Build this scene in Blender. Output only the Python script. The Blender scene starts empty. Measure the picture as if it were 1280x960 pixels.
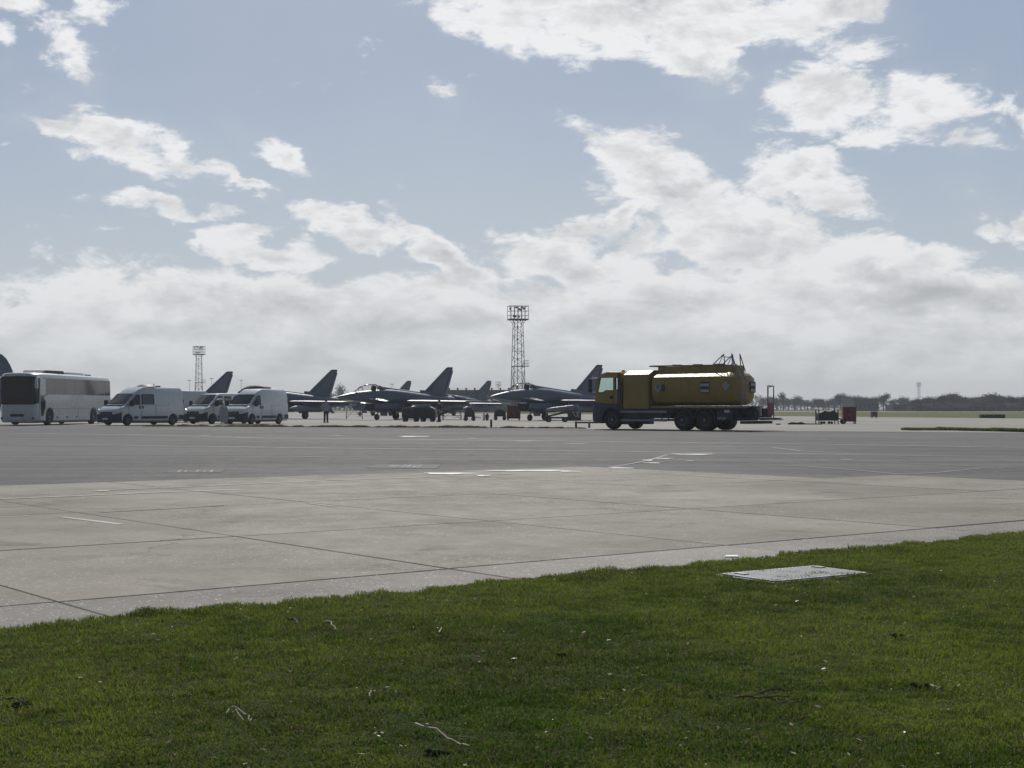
import bpy, bmesh, math, random
import numpy as np
from mathutils import Vector, Matrix
R = math.radians
random.seed(7)
S = bpy.context.scene
COL = S.collection

# ------------------------------------------------------------------ camera
F = 1800.0                 # focal length in photo pixels (photo 1280 wide)
HZ = 510.0                 # horizon row in the photo
EYE = 1.15                 # eye height (m)
cam_d = bpy.data.cameras.new('camera')
cam = bpy.data.objects.new('camera', cam_d); COL.objects.link(cam)
cam_d.sensor_width = 36.0
cam_d.lens = F / 1280 * 36
cam_d.clip_start = 0.1; cam_d.clip_end = 8000
cam.location = (0, 0, EYE)
cam.rotation_euler = (R(90) + math.atan((HZ - 480) / F), 0, 0)
S.camera = cam

# ------------------------------------------------------------------ light
SUN_EL, SUN_AZ = R(41), R(-3)      # azimuth clockwise from the view direction (+Y)
S.view_settings.view_transform = 'Standard'; S.view_settings.look = 'None'
S.view_settings.exposure = 0.12; S.view_settings.gamma = 1.0
S.view_settings.use_curve_mapping = False
sun_d = bpy.data.lights.new('sun', 'SUN'); sun_d.energy = 3.0; sun_d.angle = R(0.53)
sun_d.color = (1.0, 0.95, 0.87)
sun = bpy.data.objects.new('sun', sun_d); COL.objects.link(sun)
sdir = Vector((math.sin(SUN_AZ)*math.cos(SUN_EL), math.cos(SUN_AZ)*math.cos(SUN_EL), math.sin(SUN_EL)))
sun.rotation_euler = sdir.to_track_quat('Z', 'Y').to_euler()
sun.location = sdir*100

class NT:
    """tiny node-graph builder"""
    def __init__(s, tree): s.t = tree; s.n = tree.nodes; s.l = tree.links
    def new(s, typ, **kw):
        n = s.n.new(typ)
        for k, v in kw.items(): setattr(n, k, v)
        return n
    def put(s, sock, v):
        if v is None: return
        if hasattr(v, 'node'): s.l.new(v, sock)
        else: sock.default_value = v
    def m(s, op, a, b=None, c=None, clamp=False):
        n = s.new('ShaderNodeMath', operation=op, use_clamp=clamp)
        s.put(n.inputs[0], a); s.put(n.inputs[1], b); s.put(n.inputs[2], c)
        return n.outputs[0]
    def vm(s, op, a, b=None, scale=None):
        n = s.new('ShaderNodeVectorMath', operation=op)
        s.put(n.inputs[0], a); s.put(n.inputs[1], b)
        if scale is not None: s.put(n.inputs['Scale'], scale)
        return n.outputs['Value'] if op in ('LENGTH', 'DOT_PRODUCT', 'DISTANCE') else n.outputs[0]
    def noise(s, vec, scale, detail=4, rough=.55, dist=0, lac=2.0):
        n = s.new('ShaderNodeTexNoise'); n.noise_dimensions = '3D'
        s.put(n.inputs['Vector'], vec)
        n.inputs['Scale'].default_value = scale; n.inputs['Detail'].default_value = detail
        n.inputs['Roughness'].default_value = rough; n.inputs['Distortion'].default_value = dist
        n.inputs['Lacunarity'].default_value = lac
        return n.outputs['Fac'] if 'Fac' in n.outputs else n.outputs[0]
    def mix(s, f, a, b):
        n = s.new('ShaderNodeMix', data_type='RGBA'); n.clamp_factor = True
        s.put(n.inputs[0], f); s.put(n.inputs[6], a); s.put(n.inputs[7], b)
        return n.outputs[2]
    def ramp(s, v, a, b, lo=0.0, hi=1.0, smooth=True):
        n = s.new('ShaderNodeMapRange', interpolation_type='SMOOTHSTEP' if smooth else 'LINEAR')
        s.put(n.inputs[0], v)
        for i, q in enumerate((a, b, lo, hi)): s.put(n.inputs[i+1], q)
        return n.outputs[0]
    def comb(s, x, y, z):
        n = s.new('ShaderNodeCombineXYZ')
        s.put(n.inputs[0], x); s.put(n.inputs[1], y); s.put(n.inputs[2], z)
        return n.outputs[0]

# ------------------------------------------------------------------ sky: Nishita + procedural broken cloud
W = bpy.data.worlds.new('World'); S.world = W; W.use_nodes = True
def build_world():
    t = W.node_tree; t.nodes.clear(); g = NT(t)
    SK = 0.052
    sky = g.new('ShaderNodeTexSky', sky_type='NISHITA'); sky.sun_disc = False
    sky.sun_elevation = SUN_EL; sky.sun_rotation = SUN_AZ
    sky.altitude = 50; sky.air_density = 1.0; sky.dust_density = 1.6; sky.ozone_density = 1.6
    d = g.new('ShaderNodeTexCoord').outputs['Generated']
    sep = g.new('ShaderNodeSeparateXYZ'); g.put(sep.inputs[0], d)
    x, y, z = sep.outputs
    az = g.m('ARCTAN2', x, y)
    U0 = g.m('MULTIPLY', az, 18.0)                 # one unit = 1/18 rad
    V0 = g.m('MULTIPLY', g.m('ARCSINE', z), 18.0)
    base = g.vm('MULTIPLY', d, (1.0, 1.0, 2.0))
    up = g.vm('MULTIPLY', g.vm('ADD', d, (-.010, 0.0, .016)), (1.0, 1.0, 2.0))
    w1 = g.noise(base, 15, 4, .55); w2 = g.noise(g.vm('ADD', base, (5.2, 1.3, 7.1)), 15, 4, .55)
    U = g.m('ADD', U0, g.m('MULTIPLY', g.m('SUBTRACT', w1, .5), 1.5))
    V = g.m('ADD', V0, g.m('MULTIPLY', g.m('SUBTRACT', w2, .5), 1.1))
    # the cloud groups of the day: (azimuth, elevation, half width, half height, slope, weight)
    blobs = [(800,25,265,62,.13,1), (650,35,120,42,.30,.85), (860,84,90,44,.45,.85), (1045,18,95,34,-.2,.75), (1040,150,110,48,.15,.9), (1150,150,70,44,.1,.7), (1000,232,105,34,.35,.75),
             (840,232,105,60,.42,1), (780,272,125,30,-.35,.85), (920,300,190,62,.30,1), (1090,345,190,50,.26,1), (760,325,125,40,-.05,.9), (860,370,240,50,.0,1), (690,322,60,18,.15,.7), (725,335,110,50,.0,1), (960,240,60,30,.3,.55),
             (165,190,112,40,.26,1), (75,172,60,18,-.1,.8), (235,208,50,20,.2,.7), (338,198,38,26,.45,.75), (445,284,80,22,.2,.9), (350,318,105,26,.1,.9), (112,112,34,44,.9,.55),
             (118,18,26,40,.9,.62), (8,90,30,24,.5,.6), (40,4,40,14,0,.6), (22,40,34,12,.1,.45), (569,128,18,18,0,.6), (1270,288,58,28,.1,.9),
             (545,318,70,26,.75,.95), (585,350,60,26,.6,.9), (205,262,80,13,.1,.62), (300,238,48,12,.55,.62), (1190,185,60,20,.0,.5), (1200,250,36,12,.2,.42),
             (1268,172,28,30,.2,.6), (140,293,50,10,.1,.4), (245,300,22,8,.1,.4)]
    den = None
    for (bx, by, rx, ry, sl, wt) in blobs:
        du = g.m('SUBTRACT', U, (bx-640)/100); dv = g.m('SUBTRACT', V, (510-by)/100)
        dv = g.m('ADD', dv, g.m('MULTIPLY', du, sl))
        r = g.vm('LENGTH', g.comb(g.m('DIVIDE', du, rx/100), g.m('DIVIDE', dv, ry/100), 0.0))
        b = g.m('MULTIPLY', g.m('SUBTRACT', 1.12, r), wt)
        den = b if den is None else g.m('MAXIMUM', den, b)
    # low bank that closes the view toward the horizon, all round
    bn = g.noise(g.vm('ADD', base, (2.0, 6.0, 3.0)), 5, 4, .5)
    bank = g.ramp(g.m('ADD', V, g.m('MULTIPLY', g.m('SUBTRACT', bn, .5), 2.2)), 2.1, 1.1, -.25, 1.05, smooth=False)
    den = g.m('MAXIMUM', den, bank)
    # beyond these groups: the same kind of broken cumulus over the rest of the sky
    off = g.m('MAXIMUM', g.m('SUBTRACT', g.m('ABSOLUTE', U0), 7.4), g.m('SUBTRACT', V0, 5.6))
    offm = g.ramp(off, 0.0, 1.5)
    far_c = g.m('MULTIPLY', g.m('SUBTRACT', g.noise(base, 3.1, 3, .5), .53), 5.0)
    den = g.m('MAXIMUM', den, g.m('SUBTRACT', g.m('MULTIPLY', g.m('ADD', far_c, 1.0), offm), 1.0))
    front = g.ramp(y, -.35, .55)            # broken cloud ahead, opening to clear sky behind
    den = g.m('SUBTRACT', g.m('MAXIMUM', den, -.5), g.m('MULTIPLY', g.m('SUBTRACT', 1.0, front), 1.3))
    n1 = g.noise(base, 11, 12, .62, .35); n1u = g.noise(up, 11, 12, .62, .35)
    n2 = g.noise(g.vm('ADD', base, (3.0, 9.0, 1.0)), 6, 8, .55)
    n3 = g.noise(g.vm('ADD', base, (8.0, 2.0, 4.0)), 28, 10, .68, .4)
    rag = g.m('ADD', g.m('MULTIPLY', den, .92), g.m('ADD', g.m('MULTIPLY', g.m('SUBTRACT', n1, .5), 1.65), g.m('MULTIPLY', g.m('SUBTRACT', n3, .5), 1.5)))
    alpha = g.ramp(rag, .08, .46)
    flat = g.vm('MULTIPLY', base, (1.0, 1.0, 1.2))
    n4 = g.noise(g.vm('ADD', flat, (1.0, 4.0, 2.0)), 13, 11, .64, .3); n4u = g.noise(g.vm('ADD', g.vm('ADD', flat, (1.0, 4.0, 2.0)), (-.006, 0.0, .030)), 13, 11, .64, .3)
    relief = g.m('ADD', g.m('MULTIPLY', g.m('SUBTRACT', n1, n1u), 1.3), g.m('MULTIPLY', g.m('SUBTRACT', n4, n4u), 2.3))     # top-lit relief
    thick = g.ramp(g.m('ADD', rag, g.m('MULTIPLY', g.m('SUBTRACT', n2, .5), 1.4)), .30, 1.25)
    core = g.m('MULTIPLY', thick, g.ramp(n4, .30, .66, .35, 1.0))
    shade = g.m('SUBTRACT', g.m('ADD', 1.0, relief), g.m('MULTIPLY', core, g.ramp(V0, .2, 2.2, .30, .95, False)), clamp=True)
    cloud = g.mix(shade, (.40/SK, .41/SK, .43/SK, 1), (.80/SK, .81/SK, .82/SK, 1))
    wisp = g.m('MULTIPLY', g.ramp(g.m('ADD', den, g.m('MULTIPLY', g.m('SUBTRACT', n2, .5), 2.2)), -.6, .7), .40)
    skyc = g.vm('MULTIPLY', sky.outputs[0], (1.0, 1.0, 1.0))
    veil = g.mix(g.ramp(V0, .8, 5.0), (.425/SK, .515/SK, .63/SK, 1), (.275/SK, .36/SK, .50/SK, 1))
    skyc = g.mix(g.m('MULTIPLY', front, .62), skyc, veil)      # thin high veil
    c = g.mix(wisp, skyc, (.48/SK, .53/SK, .60/SK, 1))
    c = g.mix(alpha, c, cloud)
    hz = g.m('EXPONENT', g.m('MULTIPLY', g.m('MAXIMUM', V0, 0.0), -1/1.05))   # low-level air
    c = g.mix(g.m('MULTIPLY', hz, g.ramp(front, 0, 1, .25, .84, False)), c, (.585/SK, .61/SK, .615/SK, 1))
    bg = g.new('ShaderNodeBackground'); g.put(bg.inputs[0], c); bg.inputs[1].default_value = SK
    out = g.new('ShaderNodeOutputWorld'); t.links.new(bg.outputs[0], out.inputs[0])
build_world()

# ------------------------------------------------------------------ helpers
def G(px, py):                      # photo pixel -> point on the ground
    D = F*EYE/(py - HZ); return ((px-640)/F*D, D)
def PX(px, D): return (px-640)/F*D
def ZY(py, D): return EYE + (HZ-py)/F*D

class MB:
    """collects polygons; build() links them as ONE mesh object"""
    def __init__(s): s.v = []; s.f = []
    def add(s, vs, fs):
        o = len(s.v); s.v += [tuple(p) for p in vs]; s.f += [tuple(i+o for i in f) for f in fs]; return s
    def box(s, c, size, rz=0, ry=0, rx=0):
        hx, hy, hz = size[0]/2, size[1]/2, size[2]/2
        m = Matrix.Translation(c) @ Matrix.Rotation(rz, 4, 'Z') @ Matrix.Rotation(ry, 4, 'Y') @ Matrix.Rotation(rx, 4, 'X')
        vs = [m @ Vector((a*hx, b*hy, d*hz)) for a in (-1, 1) for b in (-1, 1) for d in (-1, 1)]
        return s.add(vs, [(0,1,3,2), (4,6,7,5), (0,4,5,1), (2,3,7,6), (0,2,6,4), (1,5,7,3)])
    def loft(s, rings, cap=True):
        n = len(rings[0]); vs = [p for r in rings for p in r]; fs = []
        for i in range(len(rings)-1):
            for j in range(n):
                fs.append((i*n+j, i*n+(j+1) % n, (i+1)*n+(j+1) % n, (i+1)*n+j))
        if cap: fs.append(tuple(range(n))[::-1]); fs.append(tuple(range((len(rings)-1)*n, len(rings)*n)))
        return s.add(vs, fs)
    def tube(s, p0, p1, r0, r1=None, n=6):
        if r1 is None: r1 = r0
        p0 = Vector(p0); p1 = Vector(p1); d = (p1-p0).normalized()
        a = d.orthogonal().normalized(); b = d.cross(a)
        ring = lambda p, r: [p + (a*math.cos(6.28318*k/n) + b*math.sin(6.28318*k/n))*r for k in range(n)]
        return s.loft([ring(p0, r0), ring(p1, r1)])
    def path(s, pts, r, n=5):
        for a, b in zip(pts[:-1], pts[1:]): s.tube(a, b, r, r, n)
        return s
    def lathe(s, c, axis, prof, n=20):
        """prof: list of (offset along axis, radius)"""
        d = Vector(axis).normalized(); a = d.orthogonal().normalized(); b = d.cross(a); c = Vector(c)
        rings = [[c + d*t + (a*math.cos(2*math.pi*k/n) + b*math.sin(2*math.pi*k/n))*max(r, .001) for k in range(n)] for t, r in prof]
        return s.loft(rings)
    def prism(s, pts, off):
        """closed polygon pts (3-D) swept by off"""
        o = Vector(off); return s.loft([[Vector(p) for p in pts], [Vector(p)+o for p in pts]])
    def quad(s, *pts): return s.add(pts, [tuple(range(len(pts)))])
    def mesh(s, name, mat, smooth=None):
        me = bpy.data.meshes.new(name); me.from_pydata(s.v, [], s.f)
        bm = bmesh.new(); bm.from_mesh(me); bmesh.ops.recalc_face_normals(bm, faces=bm.faces); bm.to_mesh(me); bm.free()
        if mat: me.materials.append(mat)
        if smooth is not None:
            me.polygons.foreach_set('use_smooth', [True]*len(me.polygons)); me.set_sharp_from_angle(angle=R(smooth))
        return me
    def build(s, name, mat, parent=None, smooth=None, loc=None, rz=0):
        return link(name, s.mesh(name, mat, smooth), parent, loc, rz)
def link(name, me, parent=None, loc=None, rz=0):
    o = bpy.data.objects.new(name, me); COL.objects.link(o)
    if parent: o.parent = parent
    if loc is not None: o.location = loc
    if rz: o.rotation_euler = (0, 0, rz)
    return o
def tag(o, label=None, cat=None, group=None, kind=None):
    for k, v in (('label', label), ('category', cat), ('group', group), ('kind', kind)):
        if v: o[k] = v
    return o
def thing(name, label, cat, loc=(0,0,0), rz=0, group=None):
    o = bpy.data.objects.new(name, None); COL.objects.link(o); o.empty_display_size = .2
    o.location = loc; o.rotation_euler = (0, 0, rz); return tag(o, label, cat, group)
def copy_tree(o, parent=None):
    c = o.copy(); COL.objects.link(c); c.parent = parent
    for ch in list(o.children): copy_tree(ch, c)
    return c
def cut(o, cutter):
    """real opening: boolean difference, applied"""
    co = cutter.build('cutter', None, o.parent)
    m = o.modifiers.new('cut', 'BOOLEAN'); m.operation = 'DIFFERENCE'; m.object = co; m.solver = 'EXACT'
    keep = (o.location.copy(), o.parent); 
    dg = bpy.context.evaluated_depsgraph_get(); dg.update()
    me = bpy.data.meshes.new_from_object(o.evaluated_get(dg)); o.modifiers.clear(); o.data = me
    bpy.data.objects.remove(co)
    me.polygons.foreach_set('use_smooth', [True]*len(me.polygons)); me.set_sharp_from_angle(angle=R(32))
    return o

# ------------------------------------------------------------------ materials
def mat(name, col, rough=.5, metal=0.0, var=.12, scale=3.0, bump=0.0, bscale=40, col2=None, coat=0.0, rvar=.12, spec=.5, dirt=None, rnd=0):
    m = bpy.data.materials.new(name); m.use_nodes = True; g = NT(m.node_tree); p = m.node_tree.nodes['Principled BSDF']
    co = g.new('ShaderNodeTexCoord').outputs['Object']
    n = g.noise(co, scale, 5, .6)
    a = tuple(c*(1-var) for c in col)+(1,); b = tuple(min(1, c*(1+var)) for c in (col2 or col))+(1,)
    c = g.mix(g.ramp(n, .3, .7), a, b)
    if rnd: c = g.vm('SCALE', c, scale=g.ramp(g.new('ShaderNodeObjectInfo').outputs['Random'], 0, 1, 1-rnd, 1+rnd, False))
    if dirt:      # road grime splashed on the lower panels: (height, colour)
        sp = g.new('ShaderNodeSeparateXYZ'); g.put(sp.inputs[0], co)
        c = g.mix(g.m('MULTIPLY', g.ramp(g.m('ADD', sp.outputs[2], g.m('MULTIPLY', n, .5)), dirt[0]+.25, .2), .55), c, dirt[1]+(1,))
    g.put(p.inputs['Base Color'], c)
    g.put(p.inputs['Roughness'], g.ramp(g.noise(co, scale*3, 3), .3, .7, max(0, rough-rvar*.5), min(1, rough+rvar*.5)))
    p.inputs['Metallic'].default_value = metal; p.inputs['Specular IOR Level'].default_value = spec
    p.inputs['Coat Weight'].default_value = coat; p.inputs['Coat Roughness'].default_value = .08
    if bump:
        bn = g.new('ShaderNodeBump'); bn.inputs['Strength'].default_value = bump; bn.inputs['Distance'].default_value = .02
        g.put(bn.inputs['Height'], g.noise(co, bscale, 6, .65)); g.put(p.inputs['Normal'], bn.outputs[0])
    return m
GRIME = (.16, .13, .10)
M = {}
M['van'] = mat('white_paint', (.52,.545,.55), .32, var=.05, coat=.6, dirt=(.55, GRIME))
M['coachw'] = mat('coach_white_paint', (.52,.535,.53), .3, var=.05, coat=.6, dirt=(.5, GRIME))
M['black'] = mat('black_plastic', (.022,.023,.027), .55, var=.2, bump=.1)
M['rubber'] = mat('tyre_rubber', (.016,.016,.017), .8, var=.3, bump=.2)
M['rim'] = mat('steel_rim', (.20,.20,.21), .45, .6, var=.2)
M['glass'] = mat('dark_glass', (.008,.010,.016), .05, var=.1, spec=.35, rvar=.02)
M['tint'] = mat('tinted_glass', (.035,.035,.038), .06, var=.1, spec=.7, rvar=.02)
M['lamp'] = mat('lamp_lens', (.55,.57,.60), .12, var=.1, spec=.7)
M['redlamp'] = mat('red_lens', (.30,.02,.02), .2)
M['amber'] = mat('amber_lens', (.55,.20,.02), .2)
M['faded'] = mat('faded_white_print', (.36,.37,.37), .5)
M['plate'] = mat('plate_white', (.6,.6,.58), .4)
M['dark'] = mat('chassis_dark', (.018,.02,.026), .6, var=.3, bump=.15)
M['grey'] = mat('grey_metal', (.22,.23,.25), .5, .3, var=.15)
M['alu'] = mat('bare_aluminium', (.5,.5,.5), .35, .8, var=.1)
M['jet'] = mat('aircraft_grey', (.095,.115,.155), .36, var=.10, scale=1.2, spec=.5)
M['jetd'] = mat('aircraft_dark_grey', (.05,.055,.07), .5, var=.15)
M['jetp'] = mat('aircraft_primer_grey', (.19,.205,.24), .45, var=.1)
M['hole'] = mat('intake_black', (.006,.006,.007), .9)
M['yellow'] = mat('mustard_paint', (.29,.18,.034), .47, var=.10, scale=1.6, coat=.0, dirt=(1.3, (.10,.085,.06)))
M['yellowd'] = mat('mustard_paint_frame', (.30,.19,.035), .5, var=.15)
M['blue'] = mat('dark_blue_plastic', (.022,.030,.05), .5, var=.2)
M['board'] = mat('grey_green_board', (.26,.29,.29), .5)
M['mast'] = mat('galvanised_steel', (.20,.21,.23), .5, .5, var=.15)
M['mastd'] = mat('weathered_dark_steel', (.045,.04,.05), .7, var=.2)
M['red'] = mat('dull_red_paint', (.17,.022,.028), .5, var=.2, scale=6)
M['redb'] = mat('red_brown_panel', (.12,.035,.03), .6, var=.2)
M['green'] = mat('dark_green_paint', (.02,.035,.028), .55, var=.25)
M['hang'] = mat('hangar_cladding', (.045,.06,.06), .7, var=.15, scale=.4)
M['hangg'] = mat('green_cladding', (.05,.085,.065), .7, var=.15, scale=.4)
M['roof'] = mat('dark_roofing', (.06,.065,.07), .7, var=.2, scale=.5)
M['skin'] = mat('skin', (.42,.25,.18), .5, var=.08)
M['shirt'] = mat('pale_shirt', (.22,.25,.30), .8, var=.12, scale=12)
M['navy'] = mat('navy_cloth', (.018,.02,.032), .85, var=.2)
M['hair'] = mat('dark_hair', (.02,.016,.013), .7)
M['whiteb'] = mat('white_board', (.7,.7,.7), .5, var=.05)
M['bluep'] = mat('pale_blue_print', (.22,.28,.34), .5)
M['blackp'] = mat('black_print', (.015,.015,.017), .5)
M['orangep'] = mat('orange_print', (.5,.10,.03), .5)
M['bark'] = mat('bark', (.07,.055,.045), .9, var=.3, scale=8)
M['twig'] = mat('bare_twigs', (.062,.052,.048), .9, var=.3, scale=2, rnd=.35)
M['everg'] = mat('evergreen_foliage', (.035,.055,.03), .8, var=.35, scale=1.2)
M['deadwood'] = mat('dead_twig', (.34,.29,.21), .85, var=.25, scale=30)
M['deadwood2'] = mat('dark_twig', (.10,.075,.055), .85, var=.25, scale=30)
M['hatch'] = mat('hatch_metal', (.42,.43,.43), .5, .2, var=.12, scale=6, bump=.15)
M['post'] = mat('dark_post', (.03,.03,.03), .6)
# ================================================================== ground
BU = Vector((math.sin(R(52)), math.cos(R(52))))       # slab rows run along BU
BN = Vector((-math.cos(R(52)), math.sin(R(52))))      # rows are counted along BN
def AB(a, b): p = BU*a + BN*b; return (p.x, p.y)

def gmat(name, c1, c2, rough, speck=None, bump=.3, bscale=60, big=.12, patch=(.3,.7), fine=60, rnd=0.0, streak=None, spec=.2, stain=0, grain=(16, .14)):
    m = bpy.data.materials.new(name); m.use_nodes = True; g = NT(m.node_tree); p = m.node_tree.nodes['Principled BSDF']
    po = g.new('ShaderNodeNewGeometry').outputs['Position']
    a = g.noise(po, big, 6, .62); f = g.noise(po, fine, 3, .6)
    c = g.mix(g.ramp(a, *patch), c1+(1,), c2+(1,))
    k = g.m('ADD', .80, g.m('MULTIPLY', f, .40))
    mid = g.noise(po, 2.2, 6, .65); k = g.m('MULTIPLY', k, g.ramp(mid, .25, .75, .86, 1.12))
    gr = g.noise(po, grain[0], 4, .7); k = g.m('MULTIPLY', k, g.ramp(gr, .28, .72, 1-grain[1], 1+grain[1], False))
    if stain:      # oil and water stains, hairline cracks
        st = g.noise(po, .75, 7, .7, .6); k = g.m('MULTIPLY', k, g.ramp(st, .30, .48, 1-stain*.75, 1.0))
        cv = g.new('ShaderNodeTexVoronoi', feature='DISTANCE_TO_EDGE'); cv.inputs['Scale'].default_value = .42
        g.put(cv.inputs['Vector'], g.vm('ADD', po, g.vm('SCALE', g.comb(g.noise(po, 1.7, 5), g.noise(po, 2.3, 5), 0.0), scale=.9)))
        k = g.m('MULTIPLY', k, g.m('SUBTRACT', 1.0, g.m('MULTIPLY', g.m('MULTIPLY', g.ramp(cv.outputs['Distance'], .006, .0015), g.ramp(g.noise(po, .22, 3), .5, .58)), .5)))
    if rnd:
        oi = g.new('ShaderNodeObjectInfo').outputs['Random']; k = g.m('MULTIPLY', k, g.ramp(oi, 0, 1, 1-rnd, 1+rnd, False))
    c = g.vm('SCALE', c, scale=k)
    if streak:      # long tyre-worn streaks along a direction
        sp = g.new('ShaderNodeMapping'); sp.inputs['Rotation'].default_value = (0, 0, streak[0]); sp.inputs['Scale'].default_value = (.035, .9, 1)
        g.put(sp.inputs['Vector'], po); sn = g.noise(sp.outputs[0], 1.0, 5, .6)
        c = g.vm('SCALE', c, scale=g.ramp(sn, .3, .7, 1-streak[1], 1+streak[1]))
    if speck:       # exposed pale aggregate, plus sun glints painted in as white specks
        v = g.new('ShaderNodeTexVoronoi'); v.inputs['Scale'].default_value = speck[1]; g.put(v.inputs['Vector'], po)
        sm = g.m('MULTIPLY', g.ramp(v.outputs['Distance'], .30, .16), g.ramp(g.noise(po, .35, 5, .6), speck[2], speck[2]+.16))
        sm = g.m('MULTIPLY', sm, g.ramp(g.noise(po, 9, 3), .42, .6))
        c = g.mix(g.m('MULTIPLY', sm, speck[3]), c, speck[0]+(1,))
    g.put(p.inputs['Base Color'], c)
    g.put(p.inputs['Roughness'], g.ramp(mid, .3, .7, rough-.08, min(1, rough+.08)))
    p.inputs['Specular IOR Level'].default_value = spec
    bn = g.new('ShaderNodeBump'); bn.inputs['Strength'].default_value = bump; bn.inputs['Distance'].default_value = .012
    g.put(bn.inputs['Height'], g.noise(po, bscale, 5, .7)); g.put(p.inputs['Normal'], bn.outputs[0])
    return m
M['conc'] = gmat('worn_concrete', (.172,.156,.130), (.288,.263,.222), .75, ((.62,.60,.56), 26, .40, .8), rnd=.10, big=.30, spec=.15, stain=.5)
M['edge'] = gmat('gritty_edge_concrete', (.19,.176,.158), (.31,.29,.262), .75, ((.70,.69,.66), 30, .26, .9), rnd=.05, bump=.5, spec=.15, stain=.4)
M['apron'] = gmat('far_concrete', (.26,.246,.22), (.34,.326,.292), .8, big=.03, fine=8, bump=.1, spec=.1, streak=(R(-30), .06))
M['tar'] = gmat('weathered_tarmac', (.092,.090,.089), (.15,.147,.144), .8, ((.36,.35,.34), 5, .46, .5), big=.07, streak=(R(-31), .22), fine=30, spec=.12, stain=.5, grain=(2.2, .16))
M['patchc'] = gmat('pale_repair_concrete', (.15,.145,.14), (.19,.183,.175), .8, spec=.1)
M['paint'] = gmat('worn_line_paint', (.24,.236,.226), (.40,.395,.38), .6, big=.9, fine=25)
M['painty'] = gmat('worn_cream_line_paint', (.40,.37,.30), (.48,.45,.37), .6, big=1.5, fine=25)
M['paintf'] = gmat('faded_line_paint', (.16,.157,.15), (.24,.236,.226), .65, big=.6, fine=25)
M['soil'] = gmat('soil_and_moss', (.024,.042,.007), (.045,.070,.012), .95, big=1.2, fine=120, bump=.8, bscale=90, spec=.1)
M['field'] = gmat('field_grass', (.095,.115,.040), (.150,.150,.062), .95, big=.02, fine=3, bump=.2, bscale=10, spec=.05)
M['runway'] = gmat('runway_concrete', (.34,.335,.32), (.40,.39,.37), .8, big=.02, fine=3)

def sheet(name, pts, z, mt, kind='structure', parent=None):
    o = MB().quad(*[(p[0], p[1], z) for p in pts]).build(name, mt, parent)
    if kind: o['kind'] = kind
    return o
# wide country round the airfield
EXT = 2400
sheet('ground', [(-EXT,-60), (EXT,-60), (EXT,1560), (-EXT,1560)], -.06, M['field'])
# road edge against the far apron: Y = 81 - .6 X
RE = lambda X: 81 - .6*X
sheet('tarmac_taxiway', [(-45, -20), (60, -20), (75, RE(75)-3), (48, RE(48)), (-75, RE(-75)), (-90, 100)], -.014, M['tar'])
sheet('concrete_apron', [(45, RE(45)), (70, 110), (56.6, 159), (36.8, 207), (0, 292), (-40, 372), (-260, 470), (-320, 240), (-75, RE(-75))], -.006, M['apron'])
sheet('runway', [(-500, 452), (600, 452), (600, 497), (-500, 497)], -.03, M['runway'])

# near concrete: real slabs with open joints
apron = MB().quad(*[(*AB(a, b), -.016) for a, b in ((-18,7.0), (20.4,7.0), (20.4,15.45), (18.6,15.45), (18.6,21.5), (-18,21.5))]).build('concrete_hardstanding', M['tar'])
apron['kind'] = 'structure'
rows = [(7.2, 8.40), (8.42, 11.70), (11.70, 15.45), (15.45, 18.42), (18.42, 21.5)]
cols = [3.15+2.85*k for k in range(-7, 6)] + [20.4]
def slab(a0, a1, b0, b1, mt):
    j = random.uniform(.003, .009); dz = random.uniform(-.002, .002)
    c = [AB(a0+j, b0+j), AB(a1-j, b0+j), AB(a1-j, b1-j), AB(a0+j, b1-j)]
    cx = sum(p[0] for p in c)/4; cy = sum(p[1] for p in c)/4
    mb = MB(); ins = .012
    def ring(z, k): 
        out = []
        for p in c:
            d = Vector((p[0]-cx, p[1]-cy)); L = d.length; out.append((d.x*(1-k/L), d.y*(1-k/L), z))
        return out
    mb.loft([ring(-.045, 0), ring(-.008, 0), ring(0, ins)])
    return mb.build('slab', mt, apron, loc=(cx, cy, dz))
for ri, (b0, b1) in enumerate(rows):
    amax = 20.4 if b1 <= 15.5 else 18.6
    for a0, a1 in zip(cols[:-1], cols[1:]):
        a1 = min(a1, amax)
        if a1-a0 < .3: continue
        slab(a0, a1, b0, b1, M['edge'] if ri == 0 else M['conc'])

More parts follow.
